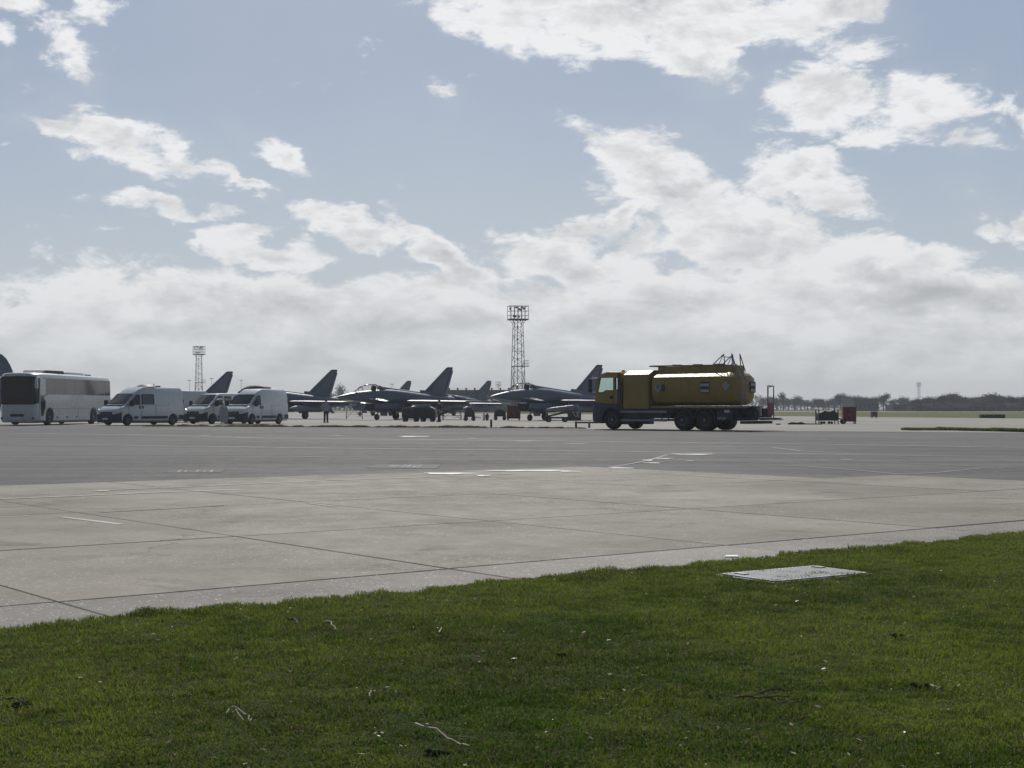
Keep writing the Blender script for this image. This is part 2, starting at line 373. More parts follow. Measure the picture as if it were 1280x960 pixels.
def line(name, pix, w, mt, z=.004, base=None):
    """painted line: polyline of ground points, real width w"""
    P = [Vector(G(*p)) for p in pix]; mb = MB(); L = []; Rr = []
    for i, p in enumerate(P):
        d = (P[min(i+1, len(P)-1)] - P[max(i-1, 0)]).normalized(); n = Vector((-d.y, d.x))*w/2
        L.append((*(p+n), z)); Rr.append((*(p-n), z))
    for i in range(len(P)-1): mb.add([L[i], L[i+1], Rr[i+1], Rr[i]], [(0,1,2,3)])
    o = mb.build(name, mt); o['kind'] = 'structure'; return o
ZT = -.009; ZS = .005
for pix, w, mt in [([(0,541.2),(160,543),(330,547),(640,550.2),(960,553.8),(1280,558.8)], .30, 'paint'),
                   ([(0,548),(160,549.6),(330,551.6),(405,552.6)], .22, 'paintf'),
                   ([(0,554.5),(160,556.2),(330,558.6),(640,562),(960,566),(1280,571)], .22, 'paint'),
                   ([(320,543.7),(480,544),(640,545)], .22, 'paintf'),
                   ([(730,545.6),(800,545.4),(880,546.4)], .3, 'paintf'),
                   ([(965,559),(1000,563),(1060,567),(1280,570)], .16, 'paintf'),
                   ([(960,580.5),(1010,582.5),(1070,587),(1130,592.5)], .11, 'paintf'),
                   ([(840,574.5),(900,575.5),(960,578),(1100,577),(1280,585)], .12, 'paintf'),
                   ([(640,587),(700,585.5),(760,584),(810,575),(835,567.5)], .09, 'paintf'),
                   ([(1130,592),(1170,590),(1230,584),(1280,582)], .10, 'paintf')]:
    line('painted_line', pix, w, M[mt], ZT+random.uniform(0, .0015))
for pix, w, mt in [([(0,624),(110,619.5),(200,615.5),(300,612)], .10, 'painty'),
                   ([(130,613),(260,607.5),(410,600.5),(520,597),(640,592.5)], .09, 'paint'),
                   ([(0,646.5),(36,645.2)], .09, 'paint'),
                   ([(78,646.3),(112,650.5),(152,655.6)], .09, 'paint'),
                   ([(125,640.5),(205,636.5),(280,631.5)], .06, 'paintf'),
                   ([(385,629),(420,633.5)], .08, 'paintf')]:
    line('painted_line', pix, w, M[mt], ZS)
# short worn white dashes on the tarmac
for x, y, L, w, mt in [(65,541.5,14,.5,'paintf'),(256,544,10,.6,'paint'),(200,543,14,.4,'paintf'),(338,543.8,10,.5,'paint'),(420,544,16,.5,'paint'),
                   (590,547.6,12,.45,'paint'),(655,551,22,.55,'paint'),(720,554.4,24,.45,'paint'),(866,567.4,36,.34,'paint'),(1010,548.6,46,.45,'paintf'),
                   (1058,573.9,14,.3,'paint'),(862,575.4,9,.3,'paint'),(1025,575.3,14,.2,'paintf'),(980,577,26,.2,'paintf'),(395,570.8,30,.2,'paintf'),(700,551,20,.4,'paintf')]:
    line('painted_dash', [(x-L/2, y), (x+L/2, y+L*.012)], w, M[mt], ZT+.003)

# broad worn white paint patches along the joint between tarmac and concrete
M['paintw'] = gmat('white_paint_patch', (.42,.42,.41), (.62,.62,.61), .5, big=2.5, fine=30, spec=.3)
def patch(x, y, lx, ly, z):
    c = Vector(G(x, y)); pts = []
    for k in range(22):
        t = 2*math.pi*k/22; r = 1 + .22*math.sin(3*t+x) + .14*math.sin(5*t+y) + random.uniform(-.1, .1)
        pts.append((c.x+math.cos(t)*lx*r, c.y+math.sin(t)*ly*r, z))
    o = MB().quad(*pts).build('paint_patch', M['paintw']); o['kind'] = 'structure'
for a in [(664,588.4,.70,.26,.007), (640,588.9,.3,.2,.0085), (560,592.0,.42,.32,.007), (604,594.8,.12,.16,.007), (775,585.2,.20,.22,.007), (816,578.0,.16,.2,-.006), (829,572.5,.2,.22,-.006), (810,574.6,.12,.25,-.006),
          (128,613.6,.10,.10,.007), (516,545.2,.6,.7,-.006), (712,589.6,.2,.14,.007), (867,567.4,.5,.4,-.005)]:
    patch(*a)

# two pale concrete pit covers let into the tarmac, with bright lifting slots
def pit(px, marks, label):
    c = [Vector((*G(*p), 0)) for p in px]; mid = sum(c, Vector())/4
    t = thing('pit_cover', label, 'pit cover', mid+Vector((0,0,-.012)), group='pale pit covers in the tarmac')
    loc = [v-mid for v in c]
    MB().prism([(v.x, v.y, -.03) for v in loc], (0,0,.033)).build('panel', M['patchc'], t)
    e = (loc[1]-loc[0]); f = (loc[3]-loc[0])
    for u, du, v0, v1, sk in marks:
        a = loc[0]+e*u+f*v0; b = loc[0]+e*(u+du)+f*v0; d = loc[0]+e*(u+du+sk)+f*v1; h = loc[0]+e*(u+sk)+f*v1
        MB().prism([(q.x, q.y, .003) for q in (a,b,d,h)], (0,0,.002)).build('slot', M['paint'], t)
pit([(206,590.2),(277,590.0),(283,585.8),(213,586.4)], [(.20,.03,.2,.8,0),(.32,.02,.2,.8,0),(.53,.02,.2,.8,0),(.66,.015,.2,.8,0),(.78,.03,.2,.8,0)], 'pale pit cover in the tarmac with five bright slots, in front of the vans')
pit([(458,584.2),(545,584.8),(552,579.8),(470,579.6)], [(.28,.02,.3,.8,.01),(.335,.02,.3,.8,.02),(.40,.02,.4,.6,.02),(.46,.02,.3,.8,.02),(.535,.02,.3,.8,.02),(.62,.03,.3,.6,.02),(.69,.02,.3,.8,.02)], 'pale pit cover in the tarmac with slanted slots, in front of the middle jet')

# ------------------------------------------------------------------ lawn
rng = np.random.default_rng(3)
EB = 7.50                                    # lawn edge, counted along BN
def edge_wobble(a): return .05*np.sin(a*2.3)+.035*np.sin(a*5.7+1)+.025*np.sin(a*13.1+2)+.018*np.sin(a*31+np.sin(a*7)*2)
aa = np.linspace(-14, 24, 420)
top = [AB(a, EB+float(edge_wobble(a))) for a in aa]
bot = [AB(a, -6) for a in aa[::-1]]
lawn = MB(); 
for i in range(len(aa)-1):
    lawn.add([(*AB(aa[i], -8), .006), (*AB(aa[i+1], -8), .006), (*top[i+1], .009), (*top[i], .009)], [(0,1,2,3)])
lawn = lawn.build('lawn', M['soil']); lawn['kind'] = 'structure'

def vnoise(x, y, s, seed):
    """smooth value noise"""
    r = np.random.default_rng(seed).random((64, 64)); X = x*s; Y = y*s
    i = np.floor(X).astype(int); j = np.floor(Y).astype(int); fx = X-i; fy = Y-j
    fx = fx*fx*(3-2*fx); fy = fy*fy*(3-2*fy); g = lambda a, b: r[a % 64, b % 64]
    return (g(i,j)*(1-fx)+g(i+1,j)*fx)*(1-fy)+(g(i,j+1)*(1-fx)+g(i+1,j+1)*fx)*fy

def blades(name, x, y, h, w, lean, col, z0=.004, kind='stuff'):
    """one mesh of bent two-triangle-pair blades, base colour per blade"""
    n = len(x); th = rng.random(n)*6.283; ld = rng.random(n)*6.283
    bx, by = np.cos(th)*w/2, np.sin(th)*w/2
    lx, ly = np.cos(ld)*h*lean, np.sin(ld)*h*lean
    V = np.zeros((n, 5, 3), np.float32)
    V[:,0] = np.stack([x-bx, y-by, np.full(n, z0)], 1); V[:,1] = np.stack([x+bx, y+by, np.full(n, z0)], 1)
    mx, my, mz = x+lx*.35, y+ly*.35, z0+h*.6
    V[:,2] = np.stack([mx+bx*.8, my+by*.8, mz], 1); V[:,3] = np.stack([mx-bx*.8, my-by*.8, mz], 1)
    V[:,4] = np.stack([x+lx, y+ly, z0+h*np.sqrt(np.maximum(.15, 1-lean**2*.7))], 1)
    me = bpy.data.meshes.new(name); me.vertices.add(n*5); me.vertices.foreach_set('co', V.ravel())
    k = np.arange(n)[:,None]*5
    li = np.concatenate([k+np.array([0,1,2,3]), k+np.array([3,2,4])], 1).astype(np.int32).ravel()
    me.loops.add(n*7); me.loops.foreach_set('vertex_index', li)
    me.polygons.add(n*2); st = (np.arange(n)[:,None]*7+np.array([0,4])).astype(np.int32).ravel()
    me.polygons.foreach_set('loop_start', st)
    me.update(calc_edges=True); me.validate()
    at = me.color_attributes.new('blade', 'FLOAT_COLOR', 'POINT')
    c4 = np.ones((n, 5, 4), np.float32); c4[:,:,:3] = col[:,None,:]; at.data.foreach_set('color', c4.ravel())
    me.materials.append(M['blade']); o = link(name, me); o['kind'] = kind; return o
def blade_mat():
    m = bpy.data.materials.new('grass_blade'); m.use_nodes = True; g = NT(m.node_tree); p = m.node_tree.nodes['Principled BSDF']
    a = g.new('ShaderNodeVertexColor'); a.layer_name = 'blade'
    g.put(p.inputs['Base Color'], a.outputs[0]); p.inputs['Roughness'].default_value = .6; p.inputs['Specular IOR Level'].default_value = .12
    tr = g.new('ShaderNodeBsdfTranslucent'); g.put(tr.inputs[0], a.outputs[0]); mx = g.new('ShaderNodeMixShader'); mx.inputs[0].default_value = .32
    t = m.node_tree; t.links.new(p.outputs[0], mx.inputs[1]); t.links.new(tr.outputs[0], mx.inputs[2]); t.links.new(mx.outputs[0], t.nodes['Material Output'].inputs[0])
    return m
M['blade'] = blade_mat()
def grass_cols(n, x, y, dry=.1):
    pn = vnoise(x, y, .55, 11); pm = vnoise(x, y, 2.1, 12)
    q = np.clip(.5+(pn-.5)*1.0+(pm-.5)*.8+(vnoise(x, y, 8.0, 14)-.5)*.9+(vnoise(x, y, 23.0, 15)-.5)*.6+rng.normal(0, .14, n), 0, 1)[:,None]
    c = np.array([.082,.142,.014])*(1-q)+np.array([.232,.292,.040])*q
    c *= (1+rng.normal(0, .16, n))[:,None].clip(.5, 1.5)
    d = rng.random(n) < dry*(.4+1.6*vnoise(x, y, 1.3, 13))
    c[d] = np.array([.20,.165,.085])*(1+rng.normal(0, .2, (d.sum(), 1))).clip(.5, 1.5)
    return c.astype(np.float32)
def lawn_grass():
    # sample the wedge in front of the camera (with margin), denser close by
    n = 2800000
    Y = 3.9 + (17.5-3.9)*rng.random(n)**1.35; X = (rng.random(n)-.5)*2*(.40*Y+2.8)
    keepd = rng.random(n) < np.clip((.40*Y+2.8)/9.8, .25, 1)          # even out over width
    b = X*BN.x+Y*BN.y; a = X*BU.x+Y*BU.y
    ok = (b < EB+edge_wobble(a)+.02) & keepd
    hp = G(962, 720)                                                          # keep the hatch clear
    da = a-(hp[0]*BU.x+hp[1]*BU.y); db = b-(hp[0]*BN.x+hp[1]*BN.y)
    bare = vnoise(X, Y, 3.1, 21)*.6+vnoise(X, Y, 9.0, 22)*.4
    ok &= (rng.random(n) < np.clip((bare-.10)*6, .75, 1))
    X, Y, a, b = X[ok], Y[ok], a[ok], b[ok]; n = len(X)
    tuft = np.clip(vnoise(X, Y, 5.0, 23)*.9+vnoise(X, Y, 14.0, 24)*.9-.4, 0, 1.1)
    near_edge = np.clip(1-(EB-b)/.35, 0, 1)
    h = (.013+.021*tuft)*(.7+.6*rng.random(n))*(1+.5*near_edge*vnoise(X, Y, 6, 25))
    return blades('lawn_grass', X, Y, h, .0028+.0022*rng.random(n)+Y*.00012, .25+.75*rng.random(n), grass_cols(n, X, Y, .17))
lg = lawn_grass()

# ragged verge strips on the far side of the taxiway
def verge(name, pix, width, hmax, n, dry):
    P = [Vector(G(*p)) for p in pix]; seg = rng.integers(0, len(P)-1, n); t = rng.random(n)
    A = np.array([tuple(p) for p in P]); x = A[seg,0]*(1-t)+A[seg+1,0]*t; y = A[seg,1]*(1-t)+A[seg+1,1]*t + (rng.random(n)-.5)*width
    q = vnoise(x, y*0, 1.6, 31)*.6+vnoise(x, y*0, 5.0, 32)*.4; keep = rng.random(n) < np.clip((q-.22)*3, .04, 1)
    x, y, q = x[keep], y[keep], q[keep]; n = len(x); h = hmax*(.15+1.2*q*rng.random(n)**.6)
    c = grass_cols(n, x, y, dry)*.8
    return blades(name, x, y, h, np.full(n, .03), .2+.6*rng.random(n), c.astype(np.float32), z0=-.004)
vp1 = [(180,532.6),(300,533),(420,533.6),(520,534.2),(620,534.8),(733,535.6)]
vp2 = [(1132,537.6),(1180,537.6),(1230,538.6),(1290,540.2)]
for vp, w in ((vp1, .9), (vp2, 1.1)):
    pts = [Vector(G(*p)) for p in vp]
    sheet('verge_soil', [(p.x, p.y-w/2) for p in pts]+[(p.x, p.y+w/2) for p in pts[::-1]], -.002, M['soil'])
verge('verge_grass', vp1, 1.5, .15, 24000, .9)
verge('verge_grass', vp2, 1.8, .22, 15000, .25)
# ================================================================== vehicles
def wheel(parent, c, r, w, side, hub=.6, rimm='rim', name='wheel', bolts=True):
    """tyre as the part, rim as its piece; side = +1 when the outer face looks along +y"""
    ty = MB().lathe((0,-w/2*side,0), (0,side,0), [(0,r*hub), (0,r*.9), (w*.12,r*.985), (w*.3,r), (w*.7,r), (w*.88,r*.985), (w,r*.9), (w*1.0,r*hub), (w*.9,r*hub*.96)], 22).build(name, M['rubber'], parent, 40, loc=c)
    rm = MB().lathe((0,(-w/2+.05)*side,0), (0,side,0), [(0,r*hub*.99), (w*.72,r*hub*.99), (w*.80,r*hub*.88), (w*.62,r*hub*.6), (w*.66,r*hub*.36), (w*.86,r*hub*.30), (w*.88,.01)], 18)
    if bolts:
        for k in range(8):
            t = k*math.pi/4; rm.tube((math.cos(t)*r*hub*.48, (w*.12)*side, math.sin(t)*r*hub*.48), (math.cos(t)*r*hub*.48, (w*.25)*side, math.sin(t)*r*hub*.48), r*.05, n=6)
    rm.build('rim', M[rimm], ty, 40)
    return ty
def head_rz(h): return math.atan2(h[1], h[0])
def lerp(a, b, t): return a+(b-a)*t

# ---------------------------------------------------------------- panel van
def van(label, corner, theta, L=5.4, roof=2.54, kind='panel', group='white vans parked beside the coach', box=True):
    """corner: world point of the front left corner; theta: heading away from straight at the camera"""
    h = Vector((-math.sin(R(theta)), -math.cos(R(theta)))); lf = Vector((-h.y, h.x))
    O = Vector(corner) - h*L/2 - lf*1.02
    t = thing('van', label, 'van', (O.x, O.y, 0), head_rz(h), group); W_ = 1.02; f = L/2; rr = roof
    st = [  # x, top z, belt half width, top half width
        (f,       .92, .78, .70), (f-.10, 1.06, .90, .74), (f-.35, 1.20, .98, .80), (f-.78, 1.36, 1.0, .84),
        (f-1.72, min(2.16, rr-.07), W_, .80), (f-2.05, min(2.36, rr-.03), W_, .82), (f-2.5, rr-.02, W_, .85), (f-3.2, rr, W_, .87), (-f+.25, rr-.01, W_, .86), (-f, rr-.10, W_-.03, .82)]
    def ring(x, zt, w, wt):
        zb = .22 if x < f-.05 else .30
        belt = min(1.32, zt-.07); sh = max(zt-.13, belt+.03)
        half = [(.86*w, zb), (w*.985, zb+.10), (w, zb+.35), (w, min(belt, .95)), (lerp(w, wt, .04), belt), (lerp(w, wt, .55), lerp(belt, sh, .72)), (wt, sh), (wt-.10, zt-.03), (wt-.35, zt)]
        return [(x, y, z) for y, z in half] + [(x, -y, z) for y, z in half[::-1]]
    rings = [ring(*s) for s in st]
    body = MB().loft(rings).build('body', M['van'], t, 32)
    fx, rx = f-.98, f-.98-(3.45 if L < 5.6 else 4.03)
    cm = MB()
    for x in (fx, rx): cm.tube((x, -1.4, .34), (x, 1.4, .34), .43, n=24)
    cut(body, cm)
    MB().box(((fx+rx)/2, 0, .28), (L-.5, 1.3, .24)).build('underbody', M['dark'], t)
    # windscreen
    def scr(k, u):   # k 0 cowl .. 1 header, u -1..1
        x = lerp(f-.80, f-1.68, k); z = lerp(1.37, min(2.14, rr-.09), k); w = lerp(.83, .79, k)
        bow = .05*(1-u*u); n = Vector((.65, 0, .75))
        return Vector((x+bow*.6, w*u*.97, z+bow*.3)) + n*.012
    g = MB(); NU = 8
    vs = [scr(.05+.90*k/3, -1+2*i/NU) for k in range(4) for i in range(NU+1)]
    g.add(vs, [(k*(NU+1)+i, k*(NU+1)+i+1, (k+1)*(NU+1)+i+1, (k+1)*(NU+1)+i) for k in range(3) for i in range(NU)])
    ws = g.build('windscreen', M['glass'], t, 40)
    wp = MB()
    for u in (-.55, .15): wp.path([scr(.06, u)+Vector((.02,0,.02)), scr(.16, u+.62)+Vector((.02,0,.02))], .012, 4)
    wp.build('wiper', M['black'], ws)
    MB().box((f-.72, 0, 1.355), (.22, 1.5, .05), ry=R(10)).build('cowl', M['black'], t)
    # front: lower black bumper, grille, plate, lamps
    b = []
    for x, w, z0, z1 in [(f+.05, .62, .19, .66), (f+.03, .80, .18, .70), (f-.10, .97, .18, .76), (f-.42, 1.035, .18, .86)]:
        b.append([(x, y, z) for y, z in ((-w, z0), (w, z0), (w, z1), (w*.9, z1+.02), (-w*.9, z1+.02), (-w, z1))])
    bp = MB().loft(b).build('bumper', M['black'], t, 30)
    cut(bp, MB().tube((fx, -1.4, .34), (fx, 1.4, .34), .44, n=24))
    gr = MB().box((f+.01, 0, .80), (.08, 1.10, .20)).build('grille', M['black'], t)
    bars = MB()
    for z in (.74, .80, .86): bars.box((f+.055, 0, z), (.02, 1.0, .018))
    bars.build('grille_bar', M['grey'], gr)['kind'] = 'stuff'
    MB().box((f+.075, 0, .44), (.015, .52, .12)).build('number_plate', M['plate'], t)
    for s in (-1, 1):
        hl = [[(f-.02, s*.58, .88), (f-.03, s*.60, 1.00), (f-.05, s*.64, .98), (f-.04, s*.62, .86)],
              [(f-.10, s*.90, .92), (f-.14, s*.90, 1.09), (f-.16, s*.86, 1.10), (f-.12, s*.86, .92)],
              [(f-.42, s*1.005, 1.02), (f-.46, s*1.005, 1.20), (f-.46, s*.97, 1.21), (f-.42, s*.97, 1.02)]]
        MB().loft(hl).build('headlight', M['lamp'], t, 40)
        # door glass
        y0 = W_*1.0; yt = .86
        def side(x, z, o=.012):
            belt = 1.32; sh = rr-.13; q = (z-belt)/(sh-belt); w = lerp(W_, st[5][3]+.02, max(0, min(1, q*.72/1.0)))
            return (x, s*(w+o+(.0 if z < 1.4 else .01)), z)
        top = min(2.05, rr-.22)
        gl = [side(f-1.02, 1.40), side(f-2.02, 1.36), side(f-2.04, top-.02), side(f-1.92, top), side(f-1.72, top)]
        MB().prism(gl, (0, s*.008, 0)).build('door_glass', M['glass'], t)
        if kind == 'window':
            if s == 1:
                wn = [side(f-2.22, 1.42), side(f-3.24, 1.42), side(f-3.24, 2.06), side(f-2.22, 2.06)]
                w_ = MB().prism(wn, (0, .01, 0)).build('side_window', M['tint'], t)
                fr = MB(); q = [Vector(p)+Vector((0,.012,0)) for p in wn]
                for i in range(4): fr.tube(q[i], q[(i+1) % 4], .025, n=4)
                fr.build('window_frame', M['black'], w_)
        if kind == 'crew':
            wn = [side(f-2.28, 1.40), side(f-2.98, 1.40), side(f-2.98, top-.02), side(f-2.28, top-.02)]
            MB().prism(wn, (0, s*.01, 0)).build('rear_door_glass', M['glass'], t)
        # shut lines and trim
        MB().box((f-2.12, s*(W_+.004), .95), (.014, .01, 1.15)).build('door_seam', M['black'], t)
        MB().box((f-1.06, s*(1.012), .98), (.014, .012, .62)).build('wing_seam', M['black'], t)
        if kind != 'crew':
            MB().box((f-3.42, s*(W_+.003), .95), (.014, .012, .74)).build('door_seam', M['black'], t)
            MB().box((f-3.9, s*(W_+.003), 1.34), (1.5, .012, .022)).build('slide_rail', M['grey'], t)
        for x in (f-1.98, f-2.26): MB().box((x, s*(W_+.02), 1.20), (.07, .04, .20)).build('door_handle', M['black'], t)
        a0, a1 = fx-.52, rx+.52
        MB().box(((f-2.20+a1)/2, s*(W_+.012), .52), (f-2.20-a1, .04, .17)).build('side_moulding', M['black'], t)
        MB().box((a0-.17, s*(W_+.012), .52), (.30, .04, .17)).build('side_moulding', M['black'], t)
        MB().box((-f+.27, s*(W_-.005), .52), (.50, .05, .30)).build('rear_moulding', M['black'], t)
        # mirror on two arms
        mp = MB(); mp.tube((f-1.16, s*.96, 1.46), (f-1.10, s*1.22, 1.50), .03, n=6); mp.tube((f-1.20, s*.95, 1.38), (f-1.12, s*1.2, 1.36), .03, n=6)
        mi = MB().loft([[(x, s*y, z) for x, y, z in r_] for r_ in (
            [(f-1.20,1.14,1.28),(f-1.20,1.36,1.28),(f-1.20,1.38,1.66),(f-1.20,1.16,1.66)],
            [(f-1.06,1.14,1.26),(f-1.06,1.36,1.26),(f-1.06,1.38,1.68),(f-1.06,1.16,1.68)],
            [(f-.99,1.18,1.34),(f-.99,1.32,1.34),(f-.99,1.33,1.60),(f-.99,1.19,1.60)])]).build('mirror', M['black'], t, 40)
        mp.build('mirror_arm', M['black'], mi)
        for x in (fx, rx): wheel(t, (x, s*.90, .34), .34, .22, s, .62)
        MB().box((-f-.005, s*.90, 1.35), (.06, .14, .75)).build('tail_light', M['redlamp'], t)
    MB().box((-f-.02, 0, 1.35), (.012, .012, 1.9)).build('rear_door_seam', M['black'], t)
    MB().box((-f-.04, 0, .45), (.16, 1.9, .22)).build('rear_bumper', M['black'], t)
    return t, f, rr
GV = 'white vans parked beside the coach'
v1, f1, r1 = van('white high roof van with a side window and a dark roof vent, nearest the coach', (PX(146, 94.5), 94.5), 33, 6.0, 2.58, 'window')
# things fixed on its roof
vt = MB().lathe((f1-3.3, .1, r1-.03), (0,0,1), [(0,.55), (.05,.58), (.10,.52), (.17,.34), (.21,.10)], 20).build('roof_vent', M['black'], v1, 40)
MB().lathe((f1-3.3, .1, r1-.02), (0,0,1), [(0,.74), (.03,.72), (.05,.60)], 20).build('vent_flange', M['van'], vt, 40)
MB().box((f1-4.35, .2, r1+.04), (.26, .26, .10)).build('roof_box', M['black'], v1)
an = MB().tube((f1-3.9, .3, r1-.02), (f1-3.9, .3, r1+.24), .04, .02).build('roof_aerial', M['grey'], v1)
v2, f2, r2 = van('plain white van half hidden between the van with the side window and the crew cab', (PX(176, 112), 112), 48, 6.0, 2.54)
MB().lathe((f2-3.2, .3, r2-.02), (0,0,1), [(0,.10), (.02,.13), (.12,.12), (.17,.06), (.19,.01)], 14).build('beacon', M['amber'], v2, 40)
v3, f3, r3 = van('low roofed white crew cab van with black front bumper, between two taller vans', (PX(254.5, 103), 103), 31, 5.2, 2.24, 'crew')
v4, f4, r4 = van('white panel van without side windows, rightmost of the parked vans', (PX(305.5, 101), 101), 24.5, 5.55, 2.54)
# pale folded panel leaning against the nose of the rightmost van
pp = Vector((PX(279.5, 98.5), 98.5))
lp = thing('sign_panel', 'pale rounded board standing in front of the rightmost van', 'board', (pp.x, pp.y, -.006), R(-12))
bd = []
for k in range(24):
    t = 6.283*k/24; c, s = math.cos(t), math.sin(t)
    bd.append(((.31*math.copysign(abs(c)**.6, c)), 0, .72+.58*math.copysign(abs(s)**.6, s)))
MB().prism(bd, (0, .05, 0)).build('face_panel', M['board'], lp)
for s in (-.2, .2): MB().tube((s, .08, .02), (s, .03, .6), .025).build('leg', M['grey'], lp)

# ---------------------------------------------------------------- coach
def coach():
    fl = Vector((PX(45.5, 96.2), 96.2)); h = Vector((-.125, -.992)); lf = Vector((-h.y, h.x)); O = fl - h*6.24 - lf*1.325
    t = thing('coach', 'large white coach with a dark wraparound windscreen and tinted side glass', 'coach', (O.x, O.y, 0), head_rz(h)); t.scale = (1.04, 1.04, 1.06)
    f = 6.0
    st = [(f+.06, .20, 3.20, .80, 1.02), (f, .18, 3.28, 1.05, .95), (f-.15, .17, 3.32, 1.19, 1.02), (f-.5, .17, 3.33, 1.262, 1.10), (f-1.2, .17, 3.36, 1.275, 1.12), (-f+.4, .17, 3.30, 1.275, 1.10), (-f+.08, .27, 3.22, 1.23, 1.06), (-f, .35, 3.05, 1.15, .98)]
    rings = []
    for x, zb, zt, w, wt in st:
        half = [(w*.9, zb), (w, zb+.12), (w, 1.2), (w, 1.75), (w*.995, 2.6), (w*.975, zt-.28), (w*.93, zt-.12), (w*.80, zt-.03), (w*.4, zt)]
        rings.append([(x, y, z) for y, z in half]+[(x, -y, z) for y, z in half[::-1]])
    body = MB().loft(rings).build('body', M['coachw'], t, 32)
    fx, rx = f-1.95, f-8.9
    cm = MB()
    for x in (fx, rx): cm.tube((x, -1.6, .50), (x, 1.6, .50), .60, n=26)
    cut(body, cm)
    MB().box((-.2, 0, .26), (11, 1.5, .26)).build('underbody', M['dark'], t)
    # windscreen wraps round the front corners
    def ws(u, z):      # u -1..1
        a = abs(u); x = f+.088-.015*a; y = 1.0*a/.80
        if a > .80: k = (a-.80)/.20; x = f+.076-.50*k**1.6; y = 1.0+.275*k**.7
        return (x, math.copysign(y, u), z)
    NU, NV = 26, 6; g = MB(); vs = []
    for v in range(NV+1):
        for i in range(NU+1):
            u = -1+2*i/NU; edge = max(0, abs(u)-.82)/.18
            vs.append(ws(u, lerp(1.30+.10*edge, 3.10-.03*abs(u)-.08*edge, v/NV)))
    g.add(vs, [(v*(NU+1)+i, v*(NU+1)+i+1, (v+1)*(NU+1)+i+1, (v+1)*(NU+1)+i) for v in range(NV) for i in range(NU)])
    w = g.build('windscreen', M['glass'], t, 40)
    MB().path([Vector(ws(.0, 1.36))+Vector((.03,0,0)), Vector(ws(.55, 1.75))+Vector((.03,0,0))], .014, 4).build('wiper', M['black'], w)
    MB().box((f+.06, 0, .62), (.05, .9, .16)).build('front_grille', M['black'], t)
    MB().box((f+.10, 0, .42), (.02, .52, .12)).build('number_plate', M['plate'], t)
    for s in (-1, 1):
        MB().loft([[(f+.07, s*.72, .62), (f+.07, s*.74, .84), (f+.05, s*.74, .86), (f+.05, s*.72, .60)], [(f-.02, s*1.06, .68), (f-.03, s*1.07, .92), (f-.08, s*1.06, .94), (f-.06, s*1.05, .66)]]).build('headlight', M['lamp'], t, 40)
        MB().lathe((f-.03, s*1.05, .45), (1, s*.4, 0), [(0,.07), (.06,.07), (.07,.03)], 12).build('fog_lamp', M['black'], t)
        # tinted side panes
        xs = [f-1.02, f-2.7, f-4.3, f-5.9, f-7.5, f-9.1, f-10.7, f-11.75]
        for i, (a, b) in enumerate(zip(xs[:-1], xs[1:])):
            z0a = 1.96; z0b = 1.96; y = lambda z: s*(1.275*lerp(1, .978, max(0, (z-1.75)/1.33))+.010)
            if i == 0:
                pts = [(a, y(1.78), 1.78), (a-.35, y(1.90), 1.90), (a-.9, y(1.96), 1.96), (b+.012, y(1.96), 1.96), (b+.012, y(3.0), 3.0), (a, y(3.0), 3.0)]
            else:
                pts = [(a-.012, y(1.96), 1.96), (b+.012, y(1.96), 1.96), (b+.012, y(3.0), 3.0), (a-.012, y(3.0), 3.0)]
            MB().prism(pts, (0, s*.006, 0)).build('side_window', M['tint'], t)
        MB().box((-.6, s*1.28, 1.05), (9.6, .012, .02)).build('locker_seam', M['grey'], t)
        for x in (fx-1.4, fx-2.9, fx-4.4): MB().box((x, s*1.279, .72), (.014, .012, .62)).build('locker_seam', M['grey'], t)
        for x in (fx-1.1, fx-2.6, fx-4.1): MB().box((x, s*1.28, .48), (.16, .02, .12)).build('locker_handle', M['black'], t)
        for x in (fx, rx): wheel(t, (x, s*1.10, .50), .50, .30, s, .60)
        # arch trim
        for x in (fx, rx):
            mb = MB(); pt = [(x+math.cos(a)*.62, s*1.278, .50+math.sin(a)*.62) for a in [math.pi*k/12 for k in range(13)]]
            mb.path(pt, .022, 5).build('arch_trim', M['grey'], t)
        # horn mirrors reach forward of the corner
        mm = MB().path([(f-.45, s*1.22, 3.02), (f+.18, s*1.40, 3.00), (f+.36, s*1.44, 2.86)], .05, 7).build('mirror_arm', M['coachw'], t)
        MB().loft([[(f+.30, s*1.34, 2.88), (f+.30, s*1.54, 2.88), (f+.42, s*1.50, 2.86), (f+.42, s*1.38, 2.86)], [(f+.28, s*1.33, 2.40), (f+.28, s*1.55, 2.40), (f+.44, s*1.51, 2.42), (f+.44, s*1.37, 2.42)], [(f+.30, s*1.36, 2.30), (f+.30, s*1.52, 2.30), (f+.40, s*1.49, 2.30), (f+.40, s*1.39, 2.30)]]).build('mirror_head', M['coachw'], mm, 40)
    # nearside passenger door with its tall dark lower glass
    y = 1.285
    dr = MB().prism([(f-.50, y-.012, .40), (f-1.30, y-.012, .40), (f-1.30, y-.012, 2.95), (f-.50, y-.012, 2.95)], (0, .014, 0)).build('door', M['coachw'], t)
    gl = [(f-.60, y+.004, 1.9), (f-.58, y+.004, 1.3), (f-.66, y+.004, .62), (f-.80, y+.004, .52), (f-1.0, y+.004, .60), (f-1.16, y+.004, .95), (f-1.2, y+.004, 1.5), (f-1.0, y+.004, 1.86)]
    MB().prism(gl, (0, .01, 0)).build('door_glass', M['glass'], dr)
    MB().tube((f-1.24, y+.02, 1.0), (f-1.24, y+.02, 1.6), .02).build('door_handle', M['grey'], dr)
